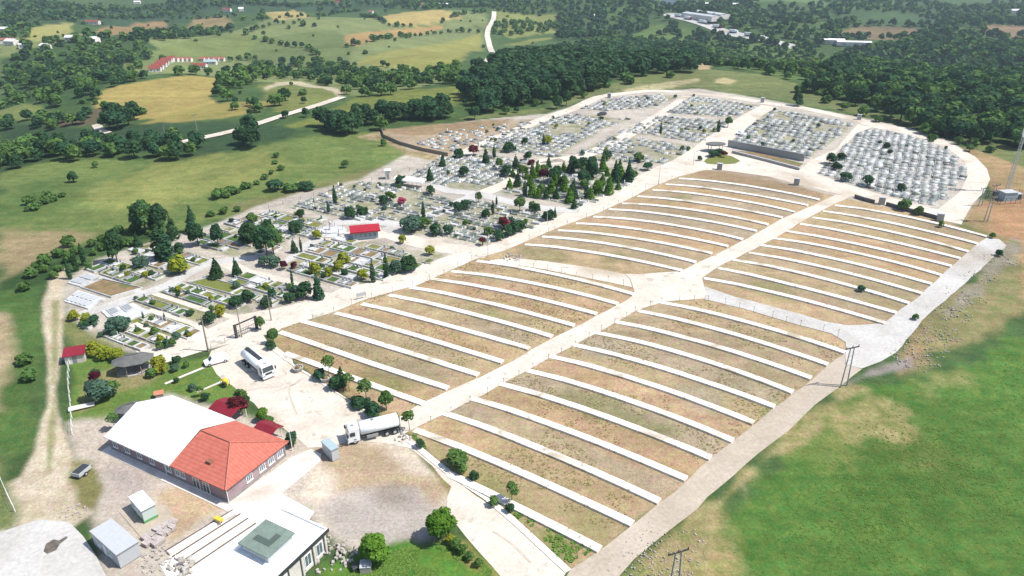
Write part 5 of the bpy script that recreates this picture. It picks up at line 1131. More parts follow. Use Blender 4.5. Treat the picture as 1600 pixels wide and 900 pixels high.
big = [((126, 450), (160, 436), (224, 451), (174, 466), 'large bare plot with tan soil near the left corner', 'soil'),
       ((292, 442), (326, 434), (380, 450), (362, 461), 'large green lawn plot left of the round cone bush', 'bed_lawn')]
for *q4, nme, mt in big:
    P = GP(q4); c_ = Vector((sum(p[0] for p in P)/4, sum(p[1] for p in P)/4)); z = hz(c_.x, c_.y); R_ = [Vector(p)-c_ for p in P]
    t_ = empty('family_plot', (c_.x, c_.y, z), 0, nme, 'grave plot'); mb = MB(); I_ = [r_*(1-.35/r_.length) for r_ in R_]
    for i in range(4): j = (i+1) % 4; mb.prism([tuple(R_[i]), tuple(R_[j]), tuple(I_[j]), tuple(I_[i])], -.5, .4)
    mb.build('kerb', M['marble'], t_); mb = MB(); mb.prism([tuple(r_*.999) for r_ in I_], -.5, .12); mb.build('bed', M[mt], t_)
# nearest 300 graves are individuals, the rest one object
GR.sort(key=lambda g: math.hypot(g[0], g[1]))
PMESH = {}
def part_mesh(key, boxes, mat):
    if key not in PMESH:
        mb = MB()
        for (x0, x1, y0, y1, z0, z1, _, _p) in boxes: mb.box(x0, x1, y0, y1, z0, z1, bev=.025 if _p != 1 else 0)
        me = bpy.data.meshes.new(key); me.from_pydata(mb.v, [], mb.f); me.materials.append(mat); me.update(); PMESH[key] = me
    return PMESH[key]
PN = ['kerb', 'bed', 'headstone']
for x, y, a, k, words in GR[:300]:
    T = TYPES[k]; t_ = empty('grave', (x, y, hz(x, y)), a, None, 'grave')
    t_['label'] = '%s grave with %s%s in the %s' % (MATN[T['k']], 'wide ' if T['w'] > 2 else '', BEDN[T['bed']], words); t_['group'] = t_['label']+' (all alike)'
    for pi in range(3):
        bx = [b_ for b_ in T['boxes'] if b_[7] == pi]
        if bx: o = bpy.data.objects.new(PN[pi], part_mesh('grave_%s_%d' % (PN[pi], k), bx, M[GM[bx[0][6]]])); link(o, t_)
def merge_boxes(items):
    """items: (x,y,z,ang,boxes); returns V,F,mi"""
    n = sum(len(i[4]) for i in items); V = np.zeros((n, 8, 3)); mi = np.zeros(n, int); c = 0
    for x, y, z, a, bx in items:
        ca_, sa = math.cos(a), math.sin(a)
        for (x0, x1, y0, y1, z0, z1, m_, _) in bx:
            for q, (px, py) in enumerate(((x0, y0), (x1, y0), (x1, y1), (x0, y1))):
                X_ = x+px*ca_-py*sa; Y2 = y+px*sa+py*ca_; V[c, q] = (X_, Y2, z+z0); V[c, q+4] = (X_, Y2, z+z1)
            mi[c] = m_; c += 1
    base = np.array([(4, 5, 6, 7), (0, 1, 5, 4), (1, 2, 6, 5), (2, 3, 7, 6), (3, 0, 4, 7)])
    F_ = (base[None]+np.arange(n)[:, None, None]*8).reshape(-1, 4); return V.reshape(-1, 3), F_, np.repeat(mi, 5)
rest = GR[300:]; Zr = H(np.array([g[0] for g in rest]), np.array([g[1] for g in rest]))
items = []
for g, z in zip(rest, Zr):
    bx = TYPES[g[3]]['boxes']; sc = rg.uniform(.9, 1.08); hb = rg.uniform(.8, 1.35)
    items.append((g[0], g[1], z, g[2], [(b_[0]*sc, b_[1]*sc, b_[2]*sc, b_[3]*sc, b_[4], b_[5]*(hb if b_[7] == 2 else 1), b_[6], b_[7]) for b_ in bx if b_[7] != 2 or hb > 1.05]))
V, F_, mi = merge_boxes(items)
o = bpy.data.objects.new('graves', np_mesh('graves', V, F_, [M[q] for q in GM], mi)); link(o)
tag(o, 'rows of pale marble graves filling the upper cemetery blocks', 'graves', kind='stuff')
# family plots
BM = ['soil', 'bed_green', 'bed_lawn', 'marble']
for n_, (x, y, du, dv, words) in enumerate(PL_):
    t_ = empty('family_plot', (x, y, hz(x, y)), UA, None, 'grave plot', 'kerbed family plots of the old left cemetery'); h_ = rg.uniform(.28, .6); th = rg.uniform(.22, .4)
    bm_ = rg.choices(BM, [4, 4, 4, 1])[0]
    wmat = rg.choices(['marble', 'marble_grey', 'stone'], [7, 2, 2])[0]
    mb = MB(); mb.box(-du/2, du/2, -dv/2, -dv/2+th, -.4, h_, bev=.03); mb.box(-du/2, du/2, dv/2-th, dv/2, -.4, h_, bev=.03)
    mb.box(-du/2, -du/2+th, -dv/2+th, dv/2-th, -.4, h_); mb.box(du/2-th, du/2, -dv/2+th, dv/2-th, -.4, h_)
    mb.build('kerb', M[wmat], t_)
    mb = MB(); mb.box(-du/2+th, du/2-th, -dv/2+th, dv/2-th, -.4, h_-.15); mb.build('bed', M[bm_], t_)
    ng = max(0, int((du-.8)/1.35)); ng = rg.randint(0, ng) if rg.random() < .8 else 0
    for g_ in range(ng):
        xx = -du/2+.9+g_*1.3+rg.uniform(-.1, .1); l_ = min(dv-1.0, 2.1); mb = MB()
        if xx+.5 > du/2-th: break
        mb.box(xx-.42, xx+.42, -l_/2, l_/2, h_-.14, h_+.12, bev=.04); go_ = mb.build('grave_slab', M[rg.choice(['marble', 'marble', 'marble_grey', 'bed_green'])], t_)
        mb = MB(); mb.box(xx-.34, xx+.34, l_/2-.14, l_/2, h_+.125, h_+.9); mb.build('headstone', M['marble'], go_)
    szw = 'broad' if du > 5 else 'middle-sized' if du > 3.2 else 'small'
    later(t_, '%s kerbed family plot with %s' % (szw, {'soil': 'tan soil', 'bed_green': 'green planting', 'bed_lawn': 'dry grass', 'marble': 'white slab'}[bm_]))
# ---------------------------------------------------------------- trees and shrubs
M['lf_dark'] = mat_leaf('dark_foliage', A(48, 80, 56, .68), A(86, 120, 76, .68), A(58, 96, 72, .66))
M['lf_mid'] = mat_leaf('green_foliage', A(76, 112, 60, .66), A(120, 154, 82, .66), A(92, 126, 72, .64))
M['lf_bright'] = mat_leaf('bright_foliage', A(84, 132, 44, .66), A(128, 172, 66, .66), A(112, 150, 60, .64), .3)
M['lf_yel'] = mat_leaf('yellow_green_foliage', A(140, 150, 40, .62), A(184, 188, 70, .62), A(150, 168, 60, .6))
M['lf_blue'] = mat_leaf('blue_green_foliage', A(78, 112, 92, .6), A(116, 150, 128, .6), A(92, 120, 96, .58))
M['lf_red'] = mat_leaf('purple_foliage', A(84, 34, 52, .6), A(120, 52, 70, .6), A(110, 50, 44, .6))
def cards(lobes, n, size, seed, up=.35, flat_=1.0, clump=1.0):
    """n leaf cards on the surfaces of ellipsoid lobes -> V (4n,3), F, tint (4n)"""
    r_ = np.random.RandomState(seed); L_ = np.array(lobes, float); wts = (L_[:, 3]*L_[:, 4]+L_[:, 4]*L_[:, 5]+L_[:, 3]*L_[:, 5]); wts /= wts.sum()
    li = r_.choice(len(L_), n, p=wts); d = r_.normal(size=(n, 3)); d /= np.linalg.norm(d, axis=1)[:, None]
    d[:, 2] = np.where(d[:, 2] < -.55, -d[:, 2], d[:, 2]); rr = r_.uniform(.72, 1.08, n)[:, None]
    c = L_[li, :3]+d*L_[li, 3:6]*rr
    nrm = d/L_[li, 3:6]; nrm /= np.linalg.norm(nrm, axis=1)[:, None]; nrm = nrm+r_.normal(size=(n, 3))*.45; nrm[:, 2] += up; nrm /= np.linalg.norm(nrm, axis=1)[:, None]
    a = np.cross(nrm, r_.normal(size=(n, 3))); a /= np.linalg.norm(a, axis=1)[:, None]; b_ = np.cross(nrm, a)
    s = size*r_.uniform(.55, 1.3, n)[:, None]*.5
    q = np.stack([c-a*s-b_*s*.6, c+a*s*.8-b_*s, c+a*s+b_*s*.7, c-a*s*.7+b_*s], 1)
    q += r_.normal(size=q.shape)*size*.06
    tl = r_.uniform(0, 1, len(L_))[li]; t = np.clip(tl*.6+r_.uniform(0, .5, n), 0, 1)
    return q.reshape(-1, 3), np.arange(4*n).reshape(n, 4), np.repeat(t, 4)
def lobes_round(r_, n, R, hb, hh, sq=1.0):
    L_ = [(0, 0, hb+hh*.5, R*.66, R*.66, hh*.46)]
    for i in range(n):
        a = r_.uniform(0, 6.28); e = r_.uniform(-.3, 1.0); q = R*.56*math.cos(e*1.2)
        L_.append((q*math.cos(a), q*math.sin(a), hb+hh*(.42+.36*math.sin(e*1.4)), R*r_.uniform(.28, .45), R*r_.uniform(.28, .45), hh*r_.uniform(.16, .26)*sq))
    return L_
def lobes_cone(r_, R, hb, hh, n=7):
    L_ = []
    for i in range(n):
        f = i/(n-1); q = R*(1-f)**.8*.9+.12*R; L_.append((r_.uniform(-.12, .12)*R, r_.uniform(-.12, .12)*R, hb+hh*(.08+.86*f), q, q, hh/n*.95))
    return L_
def lobes_col(r_, R, hb, hh, n=6):
    L_ = []
    for i in range(n):
        f = (i+.5)/n; q = R*math.sin(math.pi*min(1, .18+f*.8))**.6*(1 if f < .8 else .7); L_.append((r_.uniform(-.1, .1)*R, r_.uniform(-.1, .1)*R, hb+hh*f, q, q, hh/n*.9))
    return L_
def trunk(h_, r_, hb, seed, limbs=5, R=2.0):
    rr = random.Random(seed); mb = MB(); top = Vector((rr.uniform(-.2, .2), rr.uniform(-.2, .2), h_*.62)); mid = Vector((rr.uniform(-.1, .1), 0, h_*.3))
    mb.tube((0, 0, -.3), mid, r_, r_*.75, n=7); mb.tube(mid, top, r_*.75, r_*.35, n=7)
    for i in range(limbs): a = i*6.28/max(1, limbs)+rr.random(); st = mid.lerp(top, rr.uniform(.0, .8)); mb.tube(st, st+Vector((math.cos(a)*R*.55, math.sin(a)*R*.55, h_*rr.uniform(.12, .28))), r_*.4, r_*.12, n=5)
    return mb
KINDS = {  # lobes fn, cards, size, leaf material, ref height, ref radius, trunk radius, name, words, category
 'broad': (lambda r_: lobes_round(r_, 11, 3.1, 1.3, 5.0), 1500, .55, 'lf_mid', 6.6, 3.1, .22, 'broadleaf_tree', 'round green broadleaf tree', 'tree'),
 'big': (lambda r_: lobes_round(r_, 13, 4.4, 1.4, 7.6), 1500, .8, 'lf_dark', 9.5, 4.4, .3, 'broadleaf_tree', 'tall dark green broadleaf tree', 'tree'),
 'bright': (lambda r_: lobes_round(r_, 12, 2.5, .7, 4.2), 2600, .34, 'lf_bright', 5.2, 2.5, .16, 'broadleaf_tree', 'bright green full-crowned tree', 'tree'),
 'sap': (lambda r_: lobes_round(r_, 8, 1.5, 1.9, 2.4, .7), 420, .3, 'lf_mid', 4.4, 1.5, .07, 'young_tree', 'airy young tree on a thin stem', 'tree'),
 'cyp': (lambda r_: lobes_col(r_, .75, .15, 6.0), 700, .32, 'lf_dark', 6.2, .75, .1, 'cypress', 'slim dark cypress', 'tree'),
 'pine': (lambda r_: lobes_cone(r_, 1.6, .3, 5.4), 900, .4, 'lf_dark', 5.8, 1.6, .14, 'conifer', 'dark conical conifer', 'tree'),
 'gpine': (lambda r_: lobes_cone(r_, 1.7, .3, 4.8), 1000, .4, 'lf_bright', 5.2, 1.7, .14, 'conifer', 'lighter green conical conifer', 'tree'),
 'bush': (lambda r_: lobes_round(r_, 7, 1.3, .05, 2.1), 560, .3, 'lf_dark', 2.2, 1.3, .07, 'shrub', 'round dark green shrub', 'shrub'),
 'gbush': (lambda r_: lobes_round(r_, 7, 1.3, .05, 2.1), 560, .3, 'lf_mid', 2.2, 1.3, .07, 'shrub', 'mid green shrub', 'shrub'),
 'yel': (lambda r_: lobes_round(r_, 7, 1.3, .1, 2.2), 560, .3, 'lf_yel', 2.3, 1.3, .07, 'shrub', 'yellow-green shrub', 'shrub'),
 'blue': (lambda r_: lobes_round(r_, 8, 1.9, .1, 2.9), 800, .34, 'lf_blue', 3.0, 1.9, .1, 'shrub', 'wide blue-green shrub', 'shrub'),
 'red': (lambda r_: lobes_round(r_, 7, 1.7, .8, 2.3), 700, .3, 'lf_red', 3.1, 1.7, .09, 'ornamental_tree', 'small purple-leaved tree', 'tree'),
 'pink': (lambda r_: lobes_round(r_, 6, 1.1, .2, 1.7), 420, .28, 'pink_leaf', 1.9, 1.1, .06, 'flowering_shrub', 'magenta flowering shrub', 'shrub'),
 'wood': (lambda r_: lobes_round(r_, 10, 4.3, 1.0, 7.0), 620, 1.25, 'lf_dark', 8.4, 4.3, .26, 'woodland_tree', 'dark woodland tree', 'tree'),
 'woodg': (lambda r_: lobes_round(r_, 9, 3.4, .5, 5.2), 460, 1.1, 'lf_mid', 6.0, 3.4, .2, 'woodland_tree', 'lighter green woodland tree', 'tree'),
 'hedge': (lambda r_: lobes_round(r_, 6, 2.2, .0, 2.6), 260, .8, 'lf_mid', 2.8, 2.2, .1, 'hedge_shrub', 'green hedge shrub', 'shrub'),
}
TM = {}
def tree_meshes(kind, var):
    if (kind, var) not in TM:
        fn, n, sz, lm, h_, R, tr, *_ = KINDS[kind]; sd = sum(map(ord, kind))*7+var
        V, F_, t = cards(fn(np.random.RandomState(sd)), n, sz, sd)
        V[:, 2] = np.maximum(V[:, 2], .02)
        me = np_mesh('%s_crown' % kind, V, F_, [M[lm]], attrs={'tint': ('FLOAT', t)})
        tb = trunk(h_, tr, 1, sd, 5 if tr > .08 else 2, R); tm = bpy.data.meshes.new('%s_trunk' % kind); tm.from_pydata(tb.v, [], tb.f); tm.materials.append(M['bark']); tm.update()
        TM[(kind, var)] = (me, tm)
    return TM[(kind, var)]
rt_ = random.Random(5)
def tree_at(kind, x, y, h_=None, wd=1.0, z=None, group=None, words=None):
    K = KINDS[kind]; me, tm = tree_meshes(kind, rt_.randrange(4)); s = (h_ or K[4])/K[4]
    t_ = empty(K[7], (x, y, hz(x, y) if z is None else z), rt_.uniform(0, 6.28), None, K[9]); t_.scale = (s*wd, s*wd, s)
    link(bpy.data.objects.new('crown', me), t_); link(bpy.data.objects.new('trunk', tm), t_)
    t_['group'] = group or ('%ss around the cemetery' % K[8])
    if words: t_['label'] = words
    else: later(t_, K[8])
    return t_
HAND = """cyp 110 436 5;cyp 120 424 6;cyp 132 414 6;big 184 411 10 .6;pine 216 387 4.5;cyp 254 408 10 1.7;cyp 263 408 9 1.7;yel 279 428 5 1.1;gbush 282 426 5;blue 220 418 3.6 1.1;pine 340 434 5.4 1.25;pine 371 431 4.8;cyp 302 363 8;pine 300 364 6;big 310 384 7 .8;big 342 386 7.5 .6;broad 228 363 10 .9;big 229 364 10 .85;big 252 362 9 .75;bush 282 394 3;pine 272 374 7;bush 390 380 3.5;bush 380 383 3;blue 186 519 4 1.15;blue 178 520 3.2;blue 194 516 3.4;yel 137 505 2.6;bush 149 507 2.4;yel 116 501 2.6;yel 150 554 3.2 1.1;yel 166 561 3.2 1.1;yel 187 564 3.0;yel 252 581 3.6;bush 277 569 2.0;yel 346 493 2.8;bush 328 505 2.6 1.3;gbush 250 547 2.2 .8;bush 262 543 2.2 .8;gbush 270 541 2 .8;blue 157 626 4.4 1.2;gbush 166 622 4 1.2;red 150 597 2.4 1.0;bush 368 479 2.8;bush 388 473 3.4;gbush 238 590 2.2;big 418 402 10 .8;broad 428 399 9 .7;big 392 382 7 .9;blue 414 415 3;blue 428 417 3.4;pine 498 467 6.4 .85;bush 478 466 4.4;blue 464 465 3.4;bush 452 473 2.8;bush 418 480 3;bush 372 480 3;cyp 458 449 5 .6;yel 492 428 3.4;yel 530 425 3.2;yel 538 413 3.6;yel 514 433 2.6;cyp 583 441 5.6;cyp 604 434 6.6 .9;blue 620 427 3.8;bush 638 423 4.6 1.05;blue 630 425 3.2;pine 460 395 4;cyp 471 394 4.2 .8;bush 460 365 4;blue 468 359 3.4;bush 470 341 3;yel 496 373 2.8;bush 548 341 4;bush 566 337 3 1.3;red 444 421 2.4;red 460 421 2.2;gbush 394 348 3.4;bush 418 356 2.8;cyp 514 333 3.6 1.2;cyp 524 319 6;bush 600 319 3.2;gbush 610 315 3.6;pink 628 321 2.8;yel 566 437 3;blue 644 361 5 1.3;bright 652 360 4.6;gbush 663 358 4;cyp 662 345 6 .9;bush 682 367 3.8;bush 700 367 3.2;bush 626 291 4;bush 672 303 3.2;broad 748 317 4 .7;broad 812 331 5.4 .8;cyp 770 335 4.4;cyp 776 321 3;bush 728 328 3.6;bush 760 341 3;red 786 357 3.6;pink 792 354 2.2;bush 792 369 3.8;bush 803 366 4;bush 812 361 3.6;bush 778 375 3.4;gbush 762 369 3;red 754 383 2.4;bush 854 345 3;bush 860 343 3.2;pine 867 340 3.4 .6;gbush 832 329 3;bush 838 331 3;yel 672 398 2.8;bush 716 331 3.4;yel 630 380 2.6;bush 717 247 4;red 740 243 4 1.2;pine 759 255 6 .9;cyp 772 247 5 1.2;broad 780 265 4.6 .7;bush 791 276 4.4;pine 806 263 5;bush 825 250 3.4;bush 796 237 4 1.3;pine 857 263 4.4;red 830 263 3.4;pine 672 283 5;pine 692 261 5;bush 724 276 4;yel 855 226 4;cyp 849 227 4.6;bush 820 226 3;broad 832 279 5.6 .8;broad 840 276 6 .8;red 850 286 5 .9;big 865 287 6 .9;big 870 283 6 .8;pine 809 291 5 1.1;cyp 820 306 5 1.3;broad 832 307 6 .8;gbush 846 302 3.6;broad 862 303 5 .9;broad 882 299 6 .8;pine 895 309 6.6 1;cyp 916 311 5.5 1.4;broad 935 303 5;big 895 263 5 .8;big 910 271 6.4 .8;big 925 279 7 .8;pine 892 271 6 1;big 903 272 6 .8;big 925 271 6.6 .8;broad 942 269 7 .7;bush 948 251 4;pine 962 285 7.5 1.1;pine 982 285 8 .8;broad 951 304 7 .75;bright 934 303 5;pine 897 326 3.6;broad 867 291 5;bush 912 288 5;bush 880 292 4;gbush 997 253 4;bush 1012 266 3 1.3;cyp 1032 209 5;broad 1137 199 5 .8;cyp 1122 206 5 1.4;big 1245 165 7 .8;bush 1247 166 4;bush 1296 256 4.4;bush 1314 251 3.4;bush 1306 268 3.6;bush 1320 283 3.4 1.3;bush 1355 291 4;gbush 1412 329 4;gbush 1435 336 3;bush 1385 233 3;bush 1407 299 3;bush 1113 245 2.6 1.6;bush 1122 243 2.8 1.5;red 1131 246 2.6;bush 1093 251 2;bush 501 593 2.6;pine 534 603 4.4;bush 526 607 3;sap 515 591 5.4;sap 546 611 4.2;sap 572 628 5.2;bush 562 635 2.2 1.5;bush 574 636 2;broad 604 641 4.4 .75;bush 585 650 3.2;sap 640 673 4.4;bush 656 699 1.8;gbush 712 728 3 1.3;gbush 722 738 2.2;bush 740 750 1.8;yel 456 698 1.4;bush 458 697 3.2 .7;bright 412 658 3.2 .8;gbush 420 664 2;red 373 651 4.2 .95;broad 428 537 4 .75;broad 408 516 3.6 .7;bush 424 545 2.2;bush 322 626 1.8;sap 314 620 2.6;bush 352 604 1.2;bright 690 841 5.6;bright 586 878 5.2;sap 180 672 3.8;sap 800 784 4;gbush 772 790 1.8;bush 797 800 1.6;gbush 712 856 1.6 1.3;gbush 722 865 1.7;gbush 734 874 1.5;yel 704 850 1.6;gbush 748 884 1.4;bush 150 590 2;gbush 292 574 1.4;bush 276 598 1.2;blue 302 610 1.6;blue 275 580 1.8;bush 386 628 1.4;gbush 380 621 1.8;gbush 373 616 1.2;big 885 165 8 .8;big 870 170 7 .9;big 742 187 6.5 1;gbush 150 262 2.5;bush 115 285 4;gbush 455 300 3 1.5;bush 430 298 4 1.5;gbush 540 262 3;gbush 600 228 3;bush 480 296 3 2;hedge 432 246 2;hedge 430 256 1.6;hedge 440 266 2;hedge 424 272 1.5;hedge 414 280 2;hedge 402 288 1.6;hedge 388 294 2;hedge 372 302 1.6;hedge 356 309 1.8;hedge 450 296 2.2;hedge 462 292 1.6;hedge 478 297 2;hedge 60 322 2;hedge 72 318 2.6;hedge 86 314 2.2;hedge 98 308 1.8;hedge 44 330 1.6;hedge 330 338 2;hedge 350 334 2.2;hedge 372 330 1.8;hedge 300 346 2.2;bush 1560 400 2;gbush 1430 500 1.6;bush 1345 455 1.6 1.4;gbush 1550 372 1.8;gbush 1470 355 2"""
for row in HAND.split(';'):
    q = row.split(); q[0] = 'gpine' if (q[0] == 'broad' and 820 < float(q[1]) < 960 and float(q[2]) < 312) else q[0]; p = G(float(q[1]), float(q[2])); tree_at(q[0], p.x, p.y, float(q[3]), float(q[4]) if len(q) > 4 else 1.0)
# small planting inside the old cemetery blocks
for poly, words, style, fill in BLOCKS:
    P = GP(poly); xs = [p[0] for p in P]; ys = [p[1] for p in P]
    n = {'plots': 7, 'mixed': 14, 'dense': 6, 'packed': 4}[style]
    TF = 'tree-filled' in words
    if TF: n = 26
    for _ in range(n):
        for _t in range(20):
            x, y = rt_.uniform(min(xs), max(xs)), rt_.uniform(min(ys), max(ys))
            if inside(P, [x], [y])[0]: break
        else: continue
        tree_at(rt_.choice(['gpine', 'pine', 'gpine', 'broad', 'gpine', 'gbush'] if TF else ['bush', 'bush', 'gbush', 'yel', 'blue', 'blue', 'cyp', 'gbush']), x, y, rt_.uniform(3.0, 5.2) if TF else rt_.uniform(1.0, 2.1))
# ---- woods and hedges: pixel polygons turned to plan, tree positions scattered on the ground
WOODS = [  # poly, spacing, kinds, height range
 ([(724, 172), (728, 138), (760, 112), (830, 88), (900, 74), (950, 78), (1010, 72), (1060, 78), (1100, 98), (1085, 113), (1040, 114), (960, 120), (900, 148), (830, 166), (760, 178)], 7.6, {'wood': 1}, (8, 11)),
 ([(900, 72), (1000, 60), (1150, 64), (1260, 78), (1300, 95), (1290, 125), (1240, 132), (1180, 112), (1100, 104), (1060, 80), (950, 80)], 10, {'woodg': 3, 'wood': 1}, (4, 7.5)),
 ([(1255, 142), (1290, 120), (1310, 92), (1330, 84), (1700, 70), (1700, 275), (1600, 246), (1500, 216), (1400, 190), (1320, 168)], 8.2, {'wood': 3, 'woodg': 1}, (7, 11)),
 ([(860, 0), (1150, 0), (1200, 10), (1290, 10), (1300, 36), (1340, 34), (1480, 36), (1530, 30), (1700, 30), (1700, 70), (1590, 66), (1470, 60), (1300, 66), (1290, 80), (1230, 78), (1040, 34), (1020, 24), (1000, 56), (900, 68), (868, 60), (872, 20)], 14, {'wood': 4, 'woodg': 1}, (7, 10)),
 ([(1045, 36), (1230, 80), (1160, 72), (1020, 56)], 12, {'wood': 1}, (7, 10)),
 ([(0, 92), (60, 66), (130, 56), (200, 60), (232, 80), (215, 110), (170, 128), (140, 150), (145, 168), (80, 172), (0, 170)], 12, {'woodg': 3, 'wood': 2}, (5, 8.5)),
 ([(0, 62), (30, 60), (32, 40), (120, 30), (260, 28), (330, 20), (420, 10), (600, 10), (700, 0), (0, 0)], 17, {'wood': 3, 'woodg': 2}, (6, 9)),
 ([(195, 62), (250, 50), (330, 46), (366, 46), (330, 56), (250, 70), (225, 84)], 10, {'wood': 3, 'woodg': 1}, (6, 9)),
 ([(1290, 0), (1700, 0), (1700, 34), (1480, 34), (1420, 22), (1300, 30)], 15, {'wood': 3, 'woodg': 2}, (6, 9)),
 ([(640, 0), (870, 0), (870, 18), (770, 16), (600, 16)], 14, {'wood': 3, 'woodg': 2}, (6, 9)),
 ([(340, 122), (400, 100), (530, 96), (560, 108), (640, 112), (722, 106), (724, 134), (640, 138), (560, 148), (545, 136), (480, 122), (420, 128), (360, 146)], 10.5, {'woodg': 3, 'wood': 2}, (4.5, 8)),
 ([(496, 216), (500, 200), (560, 188), (640, 176), (714, 172), (716, 190), (640, 194), (560, 206), (520, 217)], 6.6, {'wood': 1}, (7, 10)),
 ([(0, 270), (0, 238), (60, 228), (140, 228), (230, 222), (325, 216), (330, 240), (290, 254), (170, 246), (60, 252)], 7.6, {'wood': 2, 'woodg': 1}, (5, 8)),
 ([(354, 236), (362, 208), (395, 200), (420, 222), (400, 236)], 6.5, {'wood': 1}, (7, 10)),
 ([(165, 182), (215, 174), (218, 198), (170, 204)], 8, {'wood': 1}, (7, 9)),
 ([(0, 192), (90, 186), (150, 182), (155, 194), (60, 202), (0, 206)], 8, {'wood': 2, 'woodg': 1}, (5, 7)),
 ([(0, 482), (0, 450), (62, 420), (112, 392), (200, 366), (256, 352), (258, 368), (200, 384), (150, 396), (112, 416), (62, 450)], 5.0, {'hedge': 4, 'woodg': 1}, (1.6, 3.4)),
 ([(345, 300), (400, 285), (415, 290), (360, 318)], 8, {'hedge': 1}, (2, 3.5)),
 ([(30, 320), (70, 306), (110, 300), (100, 320), (50, 335)], 6.5, {'hedge': 1}, (2, 3.6)),
 ([(900, 150), (960, 122), (1040, 112), (1050, 122), (960, 136), (910, 155)], 12, {'hedge': 2, 'woodg': 1}, (2.5, 5)),
 ([(1240, 135), (1300, 150), (1400, 190), (1500, 220), (1600, 255), (1600, 262), (1480, 224), (1330, 176), (1260, 158)], 11, {'hedge': 2, 'woodg': 1}, (2.5, 5)),
 ([(22, 560), (60, 520), (62, 640), (30, 700), (20, 640)], 9, {'hedge': 1}, (1.5, 2.8)),
 ([(50, 500), (58, 505), (60, 530), (40, 540), (28, 530)], 4.5, {'hedge': 1}, (2, 3.5)),
 ([(770, 40), (800, 35), (868, 36), (866, 52), (800, 58), (775, 56)], 13, {'woodg': 1}, (5, 7)),
 ([(775, 70), (795, 88), (760, 110), (740, 110), (755, 92)], 9, {'wood': 1, 'woodg': 1}, (5, 7)),
]
HEDGES = [([(380, 32), (440, 28), (500, 26), (565, 16)], 8), ([(566, 26), (600, 36), (640, 41)], 8), ([(385, 54), (430, 38), (490, 43)], 10), ([(545, 74), (620, 60), (690, 52), (745, 52)], 9),
 ([(400, 62), (470, 75), (500, 88)], 11), ([(595, 104), (645, 100)], 8), ([(235, 94), (330, 97), (400, 92)], 9), ([(150, 152), (210, 126), (300, 116)], 8), ([(350, 124), (345, 150), (400, 168), (450, 158)], 8),
 ([(345, 190), (400, 176), (440, 166)], 10), ([(40, 60), (62, 36), (120, 34)], 10), ([(270, 30), (366, 26)], 9), ([(410, 20), (412, 32)], 9), ([(430, 185), (500, 160), (545, 152)], 10),
 ([(780, 18), (870, 18)], 9), ([(690, 36), (700, 28), (760, 20)], 9), ([(60, 255), (170, 248)], 10), ([(1295, 58), (1330, 60), (1400, 66), (1470, 56)], 9), ([(1530, 36), (1545, 54), (1600, 62)], 9),
 ([(590, 192), (600, 204)], 8), ([(640, 130), (720, 132)], 7), ([(545, 148), (590, 150), (640, 140)], 8)]
TREES = []
rs = np.random.RandomState(3)
for poly, sp, kinds, hr in WOODS:
    P = GP(poly); xs = [p[0] for p in P]; ys = [p[1] for p in P]
    gx, gy = np.meshgrid(np.arange(min(xs), max(xs), sp), np.arange(min(ys), max(ys), sp)); gx = gx.ravel()+rs.uniform(-.48, .48, gx.size)*sp; gy = gy.ravel()+rs.uniform(-.48, .48, gy.size)*sp
    if sp > 11: sp2 = sp
    k = (sdist(gx, gy, P)+vn(gx, gy, 25, 9)*6 < 0) & ((vn(gx, gy, 28, 12) > -.55) | (sp < 8.5))
    kn = list(kinds); kp = np.array([kinds[q] for q in kn], float); kp /= kp.sum()
    for x, y in zip(gx[k], gy[k]): TREES.append((x, y, kn[rs.choice(len(kn), p=kp)], rs.uniform(*hr)))
for pts, sp in HEDGES:
    P = resample(GP(pts), sp)
    for q in P:
        if rs.rand() < .85: TREES.append((q.x+rs.uniform(-2, 2), q.y+rs.uniform(-3, 3), ['wood', 'woodg', 'woodg'][rs.randint(3)], rs.uniform(3.5, 7.5)))
# scattered solitary trees over the valley
for _ in range(230):
    px, py = rs.uniform(0, 860), rs.uniform(4, 185)
    q = G(px, py); TREES.append((q.x, q.y, ['woodg', 'wood', 'hedge'][rs.randint(3)], rs.uniform(2, 4.5)))
# keep trees off the roads and far houses
NOGO = [[(1035, 20), (1070, 26), (1245, 70), (1240, 80), (1100, 46), (1040, 30)], [(768, 16), (778, 30), (768, 60), (785, 84), (768, 108), (752, 108), (758, 50)], [(280, 226), (440, 186), (540, 154), (536, 148), (430, 180), (285, 218)]]
NOGO += [[(150, 160), (165, 142), (230, 127), (298, 120), (338, 124), (326, 150), (338, 162), (290, 188), (225, 184), (215, 172)], [(595, 26), (640, 20), (715, 23), (650, 38), (610, 34)], [(560, 92), (680, 70), (750, 56), (748, 102), (600, 102)], [(545, 68), (545, 56), (620, 46), (688, 38), (640, 55)], [(240, 90), (255, 75), (340, 58), (398, 60), (396, 75), (300, 92)], [(1310, 58), (1312, 50), (1345, 42), (1400, 41), (1455, 48), (1390, 62)], [(1540, 42), (1605, 42), (1605, 58), (1570, 57)], [(450, 196), (560, 158), (640, 144), (718, 140), (718, 164), (560, 174)], [(236, 114), (266, 92), (360, 92), (356, 108), (270, 112)]]
NG = [GP(q) for q in NOGO]; TX = np.array([t_[0] for t_ in TREES]); TY = np.array([t_[1] for t_ in TREES]); bad = np.zeros(len(TREES), bool)
for q in NG: bad |= inside(q, TX, TY)
bad |= (sdist(TX, TY, PLAT) < -14) & (TY > 230) & (TX < 150)
TREES = [t_ for t_, b_ in zip(TREES, bad) if not b_]; TREES.sort(key=lambda t_: math.hypot(t_[0], t_[1])*(1.0 if t_[2] != 'hedge' else 1.05))
TZ = H(np.array([t_[0] for t_ in TREES]), np.array([t_[1] for t_ in TREES]))
